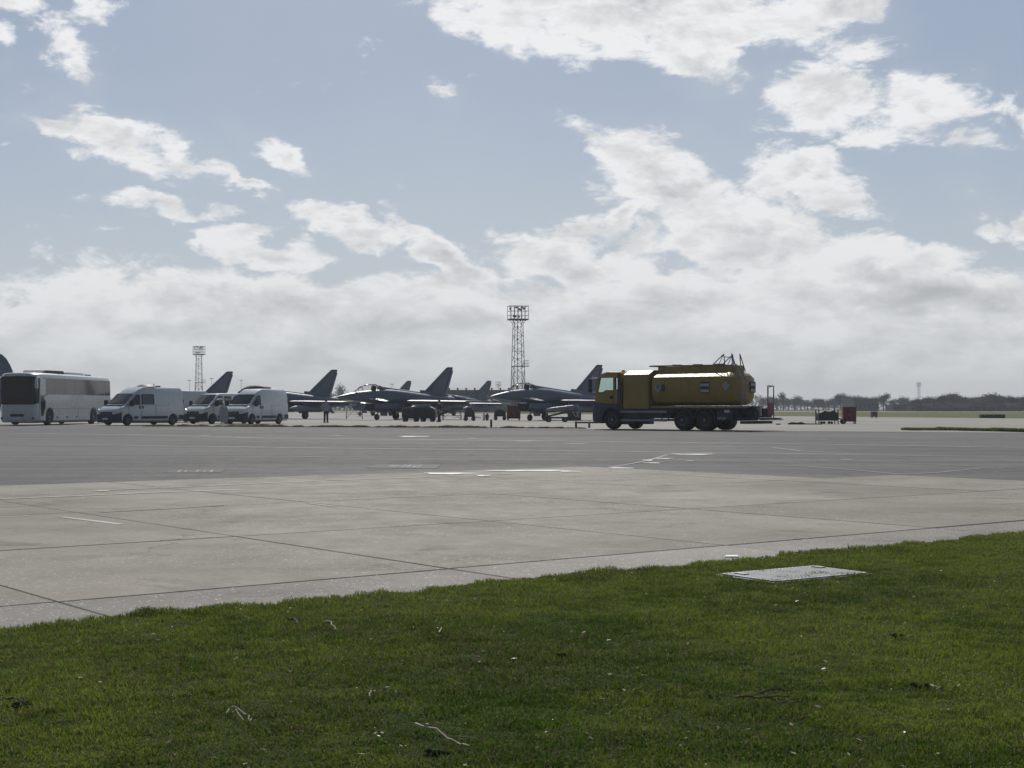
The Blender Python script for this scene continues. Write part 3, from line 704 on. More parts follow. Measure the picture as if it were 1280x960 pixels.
    # roof pods
    MB().loft([[(x, yy, z) for yy, z in ((-.85*k, 3.26), (-.8*k, 3.26+hh), (.8*k, 3.26+hh), (.85*k, 3.26))] for x, k, hh in ((f-2.0, .8, .12), (f-2.5, 1, .27), (f-5.0, 1, .27), (f-5.4, .9, .12))]).build('air_conditioner', M['mastd'], t)
    MB().loft([[(x, yy, z) for yy, z in ((-.75*k, 3.26), (-.7*k, 3.26+hh), (.7*k, 3.26+hh), (.75*k, 3.26))] for x, k, hh in ((f-5.5, .9, .15), (f-5.8, 1, .22), (f-8.4, 1, .20), (f-8.8, .9, .1))]).build('roof_pod', M['coachw'], t)
    MB().box((f-10, 0, 3.36), (.8, .8, .12)).build('roof_hatch', M['grey'], t)
    MB().box((-f-.01, 0, 2.5), (.03, 1.9, .8)).build('rear_window', M['glass'], t)
    for s in (-1, 1): MB().box((-f-.01, s*1.0, 1.2), (.05, .16, .6)).build('tail_light', M['redlamp'], t)
coach()

# ---------------------------------------------------------------- fuel tanker
def clear_glass():
    m = bpy.data.materials.new('clear_glass'); m.use_nodes = True; t = m.node_tree; t.nodes.clear(); g = NT(t)
    tr = g.new('ShaderNodeBsdfTransparent'); tr.inputs[0].default_value = (.80,.88,.85,1); gl = g.new('ShaderNodeBsdfGlossy'); gl.inputs['Roughness'].default_value = .03
    lw = g.new('ShaderNodeLayerWeight'); lw.inputs[0].default_value = .25; mx = g.new('ShaderNodeMixShader')
    t.links.new(lw.outputs['Fresnel'], mx.inputs[0]); t.links.new(tr.outputs[0], mx.inputs[1]); t.links.new(gl.outputs[0], mx.inputs[2])
    o = g.new('ShaderNodeOutputMaterial'); t.links.new(mx.outputs[0], o.inputs[0]); return m
M['clear'] = clear_glass()
def tanker():
    A_ = R(40); h = Vector((-math.cos(A_), math.sin(A_))); lf = Vector((-h.y, h.x)); O = Vector((5.5, 77.8)) - lf*1.02
    t = thing('tanker_truck', 'mustard yellow aircraft fuel tanker truck facing left on the taxiway edge', 'truck', (O.x, O.y, 0), head_rz(h))
    Y = M['yellow']
    # --- cab
    prof = [(-.62,.98), (-.62,3.02), (-.50,3.10), (.30,3.12), (.72,3.05), (.98,2.84), (1.20,2.05), (1.24,1.45), (1.24,.98)]
    rings = []
    for y, red in [(-1.245,.20), (-1.20,.10), (-1.05,.02), (-.5,0), (.5,0), (1.05,.02), (1.20,.10), (1.245,.20)]:
        k = .06 if abs(y) > 1.22 else (.02 if abs(y) > 1.1 else 0)
        rings.append([(x-(red if x > .6 else 0), y, z-(k if z > 3 else 0)) for x, z in prof])
    cab = MB().loft(rings).build('cab', Y, t, 30)
    cut(cab, MB().box((.95, 0, 2.42), (2.9, 2.16, .80)))
    cut(cab, MB().prism([(.80,-2,2.78), (.98,-2,2.02), (.55,-2,2.02), (.42,-2,2.12), (-.12,-2,2.12), (-.12,-2,2.78)], (0,4,0)))
    cut(cab, MB().box((-.33, 0, 2.46), (.20, 4, .60)))
    cut(cab, MB().tube((0,-2,.52), (0,2,.52), .64, n=26))
    MB().quad((1.12,-1.06,2.05), (1.12,1.06,2.05), (.90,1.06,2.82), (.90,-1.06,2.82)).build('windscreen', M['clear'], t)
    low = []   # dark bumper and step panels under the cab
    for y, red in [(-1.26,.16), (-1.2,.05), (-1.0,0), (1.0,0), (1.2,.05), (1.26,.16)]:
        low.append([(x-(red if x > .6 else 0), y, z) for x, z in [(-.60,.60), (-.60,1.0), (-.60,1.38), (.2,1.40), (1.26,1.46), (1.34,1.1), (1.34,.55), (1.25,.36), (.5,.34), (-.2,.5)]])
    lo = MB().loft(low).build('bumper', M['blue'], t, 30)
    cut(lo, MB().tube((0,-2,.52), (0,2,.52), .63, n=26))
    for s in (-1, 1):
        MB().box((1.28, s*.95, .78), (.10, .40, .20)).build('headlight', M['lamp'], t)
        MB().prism([(.80,s*1.235,2.78), (.98,s*1.235,2.02), (.55,s*1.235,2.02), (.42,s*1.235,2.12), (-.12,s*1.235,2.12), (-.12,s*1.235,2.78)], (0, s*.006, 0)).build('door_glass', M['clear'], t)
        MB().box((-.14, s*1.25, 1.95), (.015, .012, 1.7)).build('door_seam', M['black'], t)
        MB().box((.02, s*1.26, 1.72), (.22, .03, .07)).build('door_handle', M['black'], t)
        MB().box((-.02, s*1.252, 1.72), (.20, .012, .20)).build('handle_recess', M['blackp'], t)
        MB().box((-.52, s*1.255, 2.2), (.20, .03, 1.65)).build('air_deflector', M['blue'], t)
        arm = MB().path([(.95, s*1.2, 2.78), (1.25, s*1.42, 2.74), (1.25, s*1.42, 2.0), (1.0, s*1.2, 1.98)], .022, 6).build('mirror_arm', M['black'], t)
        MB().box((1.25, s*1.46, 2.46), (.10, .22, .46)).build('mirror', M['black'], arm)
        MB().box((1.25, s*1.46, 2.10), (.10, .20, .20)).build('mirror', M['black'], arm)
    MB().lathe((.35, -.35, 3.08), (0,0,1), [(0,.09), (.03,.11), (.13,.10), (.17,.05), (.18,.01)], 14).build('beacon', M['amber'], t, 40)
    for y in (-.55, .55): MB().box((-.1, y, 1.95), (.5, .5, .22)).build('seat', M['navy'], t)
    # --- equipment housing behind the cab: roller shutter sides, sloped roof edges
    x0, x1 = -.80, -2.42
    hb = [[(x, y, z) for y, z in [(-1.24,1.12), (-1.24,2.92), (-.74,3.16), (.74,3.16), (1.24,2.92), (1.24,1.12)]] for x in (x0, x1)]
    hs = MB().loft(hb).build('equipment_housing', Y, t)
    for s in (-1, 1):
        for k in range(14): MB().box(((x0+x1)/2, s*1.243, 1.24+k*.118), (1.50, .022, .104)).build('shutter_slat', Y, hs)
        MB().box(((x0+x1)/2, s*1.25, 2.90), (1.62, .03, .05)).build('gutter', M['yellowd'], hs)
    # --- tank
    def tr(x, k=1.0, dz=0):
        zc = 2.06; out = []
        half = [(.20,1.28), (.70,1.30), (1.05,1.45), (1.20,1.75), (1.245,2.15), (1.235,2.55), (1.20,2.77), (.765,2.98), (.74,2.98)]
        p = half+[(-y, z) for y, z in half[::-1]]
        return [(x, y*k, zc+(z-zc)*k) for y, z in p]
    xs = [(-2.52,.86), (-2.58,.94), (-2.72,1.0), (-7.05,1.0), (-7.28,.965), (-7.42,.90), (-7.52,.80), (-7.58,.62), (-7.60,.3)]
    tank = MB().loft([tr(*a) for a in xs]).build('tank', Y, t, 25)
    # raised coaming along the top with walkway lid
    cm = MB().loft([[(x, y*k, z) for y, z in [(-.47,2.92), (-.42,3.34), (.42,3.34), (.47,2.92)]] for x, k in ((-2.45,.9), (-2.8,1), (-7.0,1), (-7.25,.9))]).build('coaming', M['yellowd'], t)
    MB().box((-4.3, 0, 3.385), (4.6, .96, .04), ry=R(-.4)).build('walkway', M['grey'], t)
    MB().box((-2.15, 0, 3.37), (.55, .8, .05)).build('walkway_step', M['grey'], t)
    for x in (-3.4, -4.7, -6.0): MB().lathe((x, 0, 3.40), (0,0,1), [(0,.26), (.05,.27), (.06,.1)], 16).build('manhole', M['grey'], t)
    for x in (-3.6, -4.9, -6.2):
        for s in (-1, 1): MB().prism([(x, s*1.252, 1.5), (x-.02, s*1.252, 1.5), (x-.02, s*1.252, 2.75), (x, s*1.252, 2.75)], (0, s*.004, 0)).build('tank_seam', M['yellowd'], tank)
    # folding handrails on the top
    for s in (-1, 1):
        r_ = MB(); r_.path([(-5.9, s*.44, 3.40), (-6.55, s*.44, 3.92), (-6.62, s*.44, 3.36)], .028, 6); r_.path([(-6.55, s*.44, 3.92), (-6.25, s*.44, 3.40)], .02, 5)
        r_.build('handrail', M['grey'], t)
        r_ = MB(); r_.path([(-7.05, s*.4, 3.34), (-7.0, s*.4, 3.95), (-7.32, s*.4, 3.05)], .028, 6); r_.build('handrail', M['grey'], t)
    MB().path([(-6.55,.44,3.78), (-6.55,-.44,3.78)], .022, 6).build('handrail', M['grey'], t)
    # rear ladder
    ld = MB(); lp = lambda y: [(-7.12, y, 3.40), (-7.42, y, 3.15), (-7.72, y, 2.5), (-7.72, y, 1.30)]
    for y in (.20, .66): ld.path(lp(y), .028, 6)
    lad = ld.build('ladder', M['grey'], t)
    for k in range(7): MB().tube((-7.72, .20, 1.42+k*.26), (-7.72, .66, 1.42+k*.26), .018, n=5).build('rung', M['grey'], lad)
    # placards
    def plate(x, z, s, pts, mt, name='placard', o=.0):
        y = s*(1.256+o)
        return MB().prism([(x+a, y, z+b) for a, b in pts], (0, s*.008, 0)).build(name, mt, t)
    dia = lambda r: [(r,0), (0,r), (-r,0), (0,-r)]
    rect = lambda a, b: [(a,b), (-a,b), (-a,-b), (a,-b)]
    for s in (-1, 1):
        plate(-3.02, 2.20, s, dia(.24), M['faded']); plate(-3.02, 2.20, s, dia(.205), M['bluep'], 'placard_print', .009)
        plate(-3.02, 2.26, s, rect(.05,.06), M['blackp'], 'placard_symbol', .018)
        plate(-3.36, 2.20, s, rect(.10,.18), M['blackp'], 'placard')
        plate(-5.92, 2.20, s, rect(.26,.29), M['blackp'], 'warning_board'); plate(-5.92, 2.33, s, rect(.25,.075), M['faded'], 'board_band', .009); plate(-5.92, 2.03, s, rect(.25,.075), M['faded'], 'board_band', .009)
        plate(-7.16, 2.28, s, dia(.24), M['faded']); plate(-7.16, 2.28, s, dia(.205), M['bluep'], 'placard_print', .009)
        plate(-6.86, 2.28, s, rect(.09,.10), M['orangep'], 'placard')
        crest = [(.14,.10), (.07,.18), (-.07,.18), (-.14,.10), (-.12,-.08), (0,-.19), (.12,-.08)]
        plate(-4.35, 2.25, s, crest, M['yellowd'], 'faded_crest')
    for y in (-.60,):
        rb = MB().box((-7.66, y, 2.22), (.02, .50, .56)).build('warning_board', M['blackp'], t)
        for z in (2.36, 2.06): MB().box((-7.674, y, z), (.012, .48, .13)).build('board_band', M['faded'], rb)
    # --- chassis
    for s in (-1, 1): MB().box((-3.9, s*.42, .95), (7.9, .10, .28)).build('chassis_rail', M['dark'], t)
    MB().box((-5.05, 0, 1.20), (5.0, 2.46, .10)).build('tank_bed', M['yellowd'], t)
    for s in (-1, 1):
        MB().box((-2.3, s*1.0, .78), (2.9, .36, .34)).build('side_locker', M['dark'], t)
        for z in (.95, .50):
            sg = MB().box((-2.10, s*1.235, z), (2.95, .03, .12)).build('side_guard', M['grey'], t)
        for x in (-.85, -2.05, -3.25): MB().box((x, s*1.21, .74), (.07, .03, .60)).build('guard_post', M['dark'], t)
        MB().box((-.88, s*1.0, .45), (.42, .42, .36)).build('battery_box', M['dark'], t)
        wheel(t, (0, s*1.02, .52), .52, .32, s, .58, 'dark' if False else 'rim')
        for x in (-4.5, -5.87):
            wheel(t, (x, s*1.05, .52), .52, .34, s, .58); wheel(t, (x, s*.68, .52), .52, .30, -s, .5, bolts=False)
            pts = []
            for k in range(13):
                a = math.pi*(.04+.92*k/12); pts.append((x+math.cos(a)*.60, a))
            rings = [[(x+math.cos(a)*r0, y, .54+math.sin(a)*r0) for r0, y in ((.60, s*.50), (.60, s*1.25), (.645, s*1.25), (.645, s*.50))] for a in [math.pi*(.03+.94*k/12) for k in range(13)]]
            MB().loft(rings).build('mudguard', M['blue'], t, 40)
        MB().box((-7.05, s*.95, .80), (.9, .50, .42)).build('rear_locker', M['blue'], t)
        MB().box((-7.20, s*1.21, .98), (.28, .02, .13)).build('marker_plate', M['plate'], t)
        MB().box((-7.62, s*.85, .92), (.05, .40, .14)).build('tail_light', M['redlamp'], t)
        MB().box((-7.45, s*1.225, .98), (.14, .02, .12)).build('side_reflector', M['redlamp'], t)
        MB().box((-6.9, s*1.225, .62), (.5, .02, .14)).build('info_plate', M['grey'], t)
    MB().box((-4.6, 0, .90), (6.2, 1.0, .50)).build('chassis_tank', M['dark'], t)
    for s in (-1, 1): MB().box((-2.4, s*1.02, 1.04), (3.1, .34, .20)).build('locker_top', M['dark'], t)
    MB().box((-5.2, 0, 1.11), (4.9, 2.30, .10)).build('bed_support', M['dark'], t)
    MB().box((-7.3, 0, .75), (.8, 2.1, .5)).build('pump_box', M['dark'], t)
    # rear work platform
    pf = MB().box((-8.35, 0, .62), (1.3, 2.30, .07)).build('rear_platform', M['dark'], t)
    MB().box((-8.2, 0, .42), (.6, 2.2, .14)).build('under_run_bar', M['dark'], t)
    MB().box((-8.95, -.2, .56), (.6, 1.4, .05)).build('tail_step', M['grey'], t)
    MB().box((-8.2, -.55, .90), (.7, .8, .46)).build('hose_box', M['redb'], t)
    MB().box((-8.3, .5, .84), (.5, .6, .34)).build('valve_box', M['dark'], t)
    hr = MB().lathe((-8.1, 0, .95), (0,1,0), [(-.3,.12), (-.28,.30), (-.24,.30), (-.22,.22), (.22,.22), (.24,.30), (.28,.30), (.3,.12)], 18).build('hose_reel', M['dark'], t, 40)
    rl = MB()
    for y in (-1.02, -.42): rl.path([(-8.62, y, .65), (-8.62, y, 2.28)], .03, 6)
    for z in (2.28, 1.45): rl.path([(-8.62, -1.02, z), (-8.62, -.42, z)], .03, 6)
    rl.path([(-8.62, -1.02, 2.28), (-8.30, -1.02, 2.22), (-8.30, -1.02, .65)], .025, 6)
    rl.build('guard_rail', M['grey'], t)
    MB().box((-8.63, -.72, 1.10), (.05, .56, .62)).build('rail_panel', M['red'], t)
    MB().box((-8.55, .3, 1.0), (.16, .22, .5)).build('control_box', M['grey'], t)
tanker()
# ================================================================== fighter jets
GJ = 'grey delta wing fighter jets on the apron'
def ring_se(x, w, zb, zt, p=2.4, n=22, y0=0):
    zc = (zb+zt)/2; hh = (zt-zb)/2; out = []
    for k in range(n):
        a = 2*math.pi*k/n; c, s = math.cos(a), math.sin(a)
        out.append((x, y0+w*math.copysign(abs(c)**(2/p), c), zc+hh*math.copysign(abs(s)**(2/p), s)))
    return out
NS = 7.98
def X_(s): return NS - s
FOIL = [(0,0), (.08,.36), (.38,.5), (.75,.3), (1,.02), (1,-.02), (.75,-.3), (.38,-.5), (.08,-.36)]
def panel(mb, ribs, vertical=False, tilt=0.0):
    """ribs: (span position, other axis, LE s, TE s, thickness)"""
    rr = []
    for sp, q, le, te, th in ribs:
        rr.append([(X_(le+(te-le)*u), (q+v*th) if vertical else sp, sp if vertical else q+v*th+(u-.35)*(te-le)*tilt) for u, v in FOIL])
    return mb.loft(rr)
def canopy_mat():
    m = bpy.data.materials.new('canopy_glass'); m.use_nodes = True; t = m.node_tree; t.nodes.clear(); g = NT(t)
    tr = g.new('ShaderNodeBsdfTransparent'); tr.inputs[0].default_value = (.90,.88,.87,1); gl = g.new('ShaderNodeBsdfGlossy'); gl.inputs['Roughness'].default_value = .06
    lw = g.new('ShaderNodeLayerWeight'); lw.inputs[0].default_value = .12; mx = g.new('ShaderNodeMixShader')
    t.links.new(lw.outputs['Fresnel'], mx.inputs[0]); t.links.new(tr.outputs[0], mx.inputs[1]); t.links.new(gl.outputs[0], mx.inputs[2])
    o = g.new('ShaderNodeOutputMaterial'); t.links.new(mx.outputs[0], o.inputs[0]); return m
M['canopy'] = canopy_mat()
def make_jet(label, loc, rz):
    t = thing('fighter_jet', label, 'fighter jet', loc, rz, GJ); J = M['jet']
    secs = [(0,.02,2.16,2.20), (.35,.13,2.07,2.30), (.9,.25,1.98,2.42), (1.7,.38,1.86,2.58), (2.6,.48,1.76,2.72), (3.6,.56,1.68,2.82), (4.6,.64,1.62,2.90), (5.6,.76,1.56,2.98), (6.6,.92,1.48,2.96), (8,1.05,1.40,2.84), (9.6,1.14,1.36,2.68), (11.2,1.16,1.36,2.52), (12.8,1.10,1.42,2.40), (14.0,1.0,1.50,2.34), (14.8,.92,1.54,2.28)]
    fu = MB().loft([ring_se(X_(s), w, a, b, 2.3 if s < 5 else 2.8) for s, w, a, b in secs]).build('fuselage', J, t, 40)
    MB().tube((X_(.02),0,2.18), (X_(-.55),0,2.16), .022, .008).build('nose_probe', M['jetd'], fu)
    MB().loft([ring_se(X_(s), w, a, b, 2.2) for s, w, a, b in secs[:4]]) 
    # dorsal spine behind the canopy
    MB().loft([ring_se(X_(s), w, a, b, 2.2, 14) for s, w, a, b in [(5.3,.34,2.7,3.28), (6.2,.35,2.6,3.18), (8,.30,2.5,2.99), (10,.24,2.4,2.79), (11.6,.20,2.3,2.62)]]).build('spine', J, t, 40)
    # canopy: windscreen and hood
    cs = [(2.15,.06,2.60,2.70), (2.5,.22,2.55,2.93), (2.95,.34,2.5,3.18), (3.5,.41,2.5,3.38), (4.1,.43,2.5,3.45), (4.7,.41,2.5,3.43), (5.3,.36,2.6,3.33), (5.75,.30,2.7,3.20)]
    cn = MB().loft([ring_se(X_(s), w, a, b, 2.1, 18) for s, w, a, b in cs]).build('canopy', M['canopy'], t, 50)
    fr = MB()
    for s, w, b in ((2.95,.345,3.19), (4.72,.415,3.44)):
        fr.path([(X_(s), w*math.cos(a), 2.84+(b-2.84)*math.sin(a)) for a in [math.pi*k/10 for k in range(11)]], .035, 5)
    fr.build('canopy_frame', M['jetd'], cn)
    MB().box((X_(4.55), 0, 2.95), (.32, .40, .66), ry=R(-12)).build('ejection_seat', M['black'], t)
    # chin intake
    ins = [(4.15,.78,.84,1.62), (4.9,.86,.78,1.60), (6.2,.92,.80,1.62), (7.8,.95,.90,1.70), (9.4,.94,1.08,1.75), (10.8,.8,1.30,1.8)]
    def iring(s, w, a, b, k=1):
        half = [(0,a), (.45*w,a+.02), (.8*w,a+.12), (w,a+.34), (w,b-.06), (.96*w,b), (.3*w,b-.03)]
        return [(X_(s), y*k, (a+b)/2+(z-(a+b)/2)*k) for y, z in half]+[(X_(s), -y*k, (a+b)/2+(z-(a+b)/2)*k) for y, z in half[:0:-1]]
    it = MB().loft([iring(*q) for q in ins]).build('air_intake', J, t, 35)
    MB().loft([iring(4.13, .76, .85, 1.61, .93), iring(4.16, .76, .85, 1.61, .93)]).build('intake_mouth', M['hole'], it)
    MB().prism([(X_(4.1), -.02, 1.0), (X_(4.1), .02, 1.0), (X_(4.1), .02, 1.6), (X_(4.1), -.02, 1.6)], (-.06, 0, 0)).build('intake_splitter', J, it)
    for s in (-1, 1):
        wb = panel(MB(), [(s*.75, 1.86, 6.5, 13.7, .20), (s*1.2, 1.86, 7.0, 13.65, .20), (s*3.2, 1.83, 9.5, 13.45, .13), (s*5.35, 1.78, 12.15, 13.25, .06)]).build('wing', J, t, 35)
        # drooped leading edge slats, inner and outer
        for a, b in ((1.35, 3.1), (3.16, 5.25)):
            le = lambda y: 7.0+(y-1.2)*1.242; rr = []
            for y in (a, b):
                zc = 1.86-.02*(y-1.2)
                rr.append([(X_(le(y)-.16), s*y, zc-.165), (X_(le(y)+.66), s*y, zc+.085), (X_(le(y)+.70), s*y, zc-.05), (X_(le(y)-.10), s*y, zc-.195)])
            MB().loft(rr).build('slat', J, wb)
        MB().lathe((X_(11.4), s*5.42, 1.78), (-1,0,0), [(0,.01), (.25,.07), (.7,.11), (2.0,.11), (2.35,.05), (2.5,.01)], 12).build('wingtip_pod', M['jetp'], wb, 40)
        for k, (a, b) in enumerate(((1.35, 3.0), (3.05, 5.1))):
            te = lambda y: 13.65-(y-1.2)*.096
            MB().prism([(X_(te(a)-.62), s*a, 1.845), (X_(te(a)+.02), s*a, 1.80), (X_(te(b)+.02), s*b, 1.74), (X_(te(b)-.42), s*b, 1.79)], (0, 0, .035)).build('elevon', M['jetp'], wb)
        panel(MB(), [(s*.52, 2.14, 2.75, 4.25, .09), (s*1.2, 1.98, 3.55, 4.55, .07), (s*1.95, 1.80, 4.45, 4.85, .04)], tilt=.09).build('canard', J, t, 35)
        nz = MB().lathe((X_(14.6), s*.47, 1.92), (-1,0,0), [(0,.50), (.4,.50), (.9,.44), (1.36,.37), (1.36,.33), (.9,.36), (.5,.3)], 20).build('exhaust_nozzle', M['jetd'], t, 40)
        # stores under the wing
        for y, z, ln, r_, s0, nm, mt in ((2.35, 1.10, 5.6, .36, 6.8, 'fuel_tank', 'jetp'), (3.45, 1.36, 3.6, .10, 9.6, 'missile', 'jetp'), (4.35, 1.44, 2.9, .085, 10.9, 'missile', 'jetp')):
            b = MB().lathe((X_(s0), s*y, z), (-1,0,0), [(0,.01), (ln*.06,r_*.45), (ln*.16,r_*.85), (ln*.28,r_), (ln*.7,r_), (ln*.88,r_*.7), (ln,r_*.12)], 16).build(nm, M[mt], t, 40)
            MB().prism([(X_(s0+ln*.3), s*y-.03, z+r_*.8), (X_(s0+ln*.72), s*y-.03, z+r_*.8), (X_(s0+ln*.78), s*y-.03, 1.83), (X_(s0+ln*.36), s*y-.03, 1.83)], (0,.06,0)).build('pylon', J, b)
            fm = MB()
            for a in (45, 135, 225, 315):
                c_, s_ = math.cos(R(a)), math.sin(R(a)); q = r_*2.0
                fm.prism([(X_(s0+ln*.86), s*y+c_*r_*.6, z+s_*r_*.6), (X_(s0+ln*.92), s*y+c_*q, z+s_*q), (X_(s0+ln*.99), s*y+c_*q, z+s_*q), (X_(s0+ln*.98), s*y+c_*r_*.4, z+s_*r_*.4)], (0, -.012*s_, .012*c_))
            fm.build('tail_fins', mt and M[mt], b)['kind'] = 'stuff'
        # main gear
        mg = MB().tube((X_(8.7), s*1.35, 1.62), (X_(9.1), s*1.95, .40), .085, n=8); mg.tube((X_(9.7), s*1.3, 1.6), (X_(9.1), s*1.85, .7), .045, n=6)
        gl = mg.build('main_gear', M['alu'], t)
        wheel(gl, (X_(9.1), s*2.05, .39), .39, .24, s, .55)
        MB().prism([(X_(8.55), s*1.55, 1.62), (X_(9.5), s*1.55, 1.62), (X_(9.5), s*2.1, .62), (X_(8.5), s*2.1, .62)], (0, s*.03, 0)).build('gear_door', M['jetd'], gl)
    ng = MB().tube((X_(5.2),0,1.2), (X_(4.95),0,.34), .06, n=8); ng.tube((X_(5.9),0,1.1), (X_(5.0),0,.6), .035, n=6)
    g_ = ng.build('nose_gear', M['alu'], t); wheel(g_, (X_(4.95), .02, .29), .29, .20, 1, .55)
    MB().prism([(X_(5.1),.22,.95), (X_(6.1),.22,.95), (X_(6.0),.34,.42), (X_(5.15),.34,.42)], (0,.02,0)).build('gear_door', M['jetp'], g_)
    # fin with root duct and darker cap
    fn = panel(MB(), [(2.30, 0, 10.35, 13.95, .22), (2.75, 0, 10.98, 14.05, .20), (4.95, 0, 13.68, 14.82, .10), (5.08, 0, 13.84, 14.86, .09)], True).build('tail_fin', J, t, 35)
    panel(MB(), [(5.082, 0, 13.84, 14.88, .10), (5.22, 0, 14.02, 14.92, .09), (5.28, 0, 14.22, 14.90, .05)], True).build('fin_cap', M['jetd'], fn, 35)
    MB().prism([(X_(13.86), -.09, 2.9), (X_(14.14), -.09, 2.9), (X_(14.86), -.055, 4.95), (X_(14.70), -.055, 4.95)], (0, .18, 0)).build('rudder', M['jetp'], fn)
    MB().loft([[(X_(s), y, z) for y, z in ((-w,a), (w,a), (w*.8,b), (-w*.8,b))] for s, w, a, b in ((10.6,.16,2.5,2.93), (11.25,.16,2.45,2.90), (12.0,.11,2.4,2.76))]).build('fin_duct', J, fn)
    return t
JZ = R(-135)          # nose points left and toward the camera
HJ = Vector((math.cos(JZ), math.sin(JZ)))
def jet_loc(fx, fy):  # from the fin-tip position
    p = Vector((fx, fy)) - HJ*X_(14.9); return (p.x, p.y, -.006)
def fin_at(px, D): return jet_loc(PX(px, D), D)
j0 = make_jet('grey fighter jet nearest the yellow tanker, with a pale emblem on its fin', fin_at(753, 137.6), JZ)
copies = [('grey fighter jet of the front row with the long green trolley under its wing', 566, 145.7),
          ('grey fighter jet behind the rightmost white van, its tail next to the standing man', 421.5, 155.0),
          ('grey fighter jet of which the tail fin rises above the white vans', 291, 162.5),
          ('distant grey fighter jet behind the gap between the two clear front row jets', 614, 217),
          ('distant grey fighter jet showing its fin tip above the spine of the middle jet', 514, 218)]
js = [j0]
for lab, px, D in copies:
    c = copy_tree(j0); c['label'] = lab; c.location = fin_at(px, D); js.append(c)
# pale squadron crest on the fin of the nearest jet only
fin0 = [c for c in j0.children if c.name.startswith('tail_fin')][0]
for s in (-1, 1):
    q = [(X_(13.45)+a, s*.088, 3.95+b) for a, b in ((.20,.16), (.10,.30), (-.10,.30), (-.20,.16), (-.15,-.16), (0,-.32), (.15,-.16))]
    MB().prism(q, (0, s*.02, 0)).build('fin_emblem', M['jetp'], fin0)
# dark protective cover over the canopy of the jet behind the rightmost van
cv = MB().loft([ring_se(X_(s), w*1.08, a+.3, b+.03, 2.1, 18) for s, w, a, b in [(2.3,.12,2.3,2.80), (2.95,.34,2.3,3.19), (3.5,.41,2.3,3.40), (4.1,.43,2.3,3.47), (4.7,.42,2.3,3.45), (5.3,.38,2.4,3.36), (6.0,.36,2.5,3.33)]]).build('canopy_cover', M['mastd'], None, 45)
cv.location = js[2].location; cv.rotation_euler = (0, 0, JZ); tag(cv, 'dark fabric cover over the cockpit of the jet behind the rightmost van', 'cover')

# grey transport aircraft behind the coach: only its fin shows
def transport():
    D = 150; t = thing('transport_aircraft', 'dark grey aircraft tail with a pale band, rising behind the coach', 'aircraft', (PX(-60, D), D, 0), R(8))
    MB().loft([ring_se(x, w, a, b, 2.0, 20) for x, w, a, b in [(-9,.1,2.6,2.8), (-7,.6,2.0,3.0), (-4,1.0,1.5,3.3), (2,1.2,1.2,3.5), (6,1.0,1.2,3.3), (8,.5,1.5,2.7), (8.6,.1,1.9,2.1)]]).build('fuselage', M['jet'], t, 40)
    fp = lambda z, le, te, th: [(le+(te-le)*u, v*th, z) for u, v in FOIL]
    fn = MB().loft([fp(2.9, 6.6, -1.5, .5), fp(4.7, 6.2, -1.5, .46), fp(5.6, 5.85, -1.5, .40), fp(6.3, 5.45, -1.4, .34), fp(6.75, 5.0, -1.2, .28), fp(7.0, 4.2, -.8, .2), fp(7.08, 3.0, .2, .1)]).build('tail_fin', M['jet'], t, 40)
    MB().prism([(-1.2,-.235,5.45), (4.9,-.2,5.45), (4.6,-.18,5.95), (-1.2,-.2,5.95)], (0,.40,0)).build('fin_band', M['jetp'], fn)
    for s in (-1, 1):
        MB().prism([(2.5,s*1.0,1.5), (-.5,s*1.0,1.5), (-2.2,s*7.5,1.8), (-.8,s*7.5,1.8)], (0,0,.16)).build('wing', M['jet'], t)
        g = MB().tube((.2, s*1.2, 1.5), (.2, s*1.3, .3), .08).build('main_gear', M['alu'], t); wheel(g, (.2, s*1.4, .4), .4, .25, s)
    g = MB().tube((-6,0,2.1), (-6,0,.3), .06).build('nose_gear', M['alu'], t); wheel(g, (-6,.0,.3), .3, .2, 1)
transport()
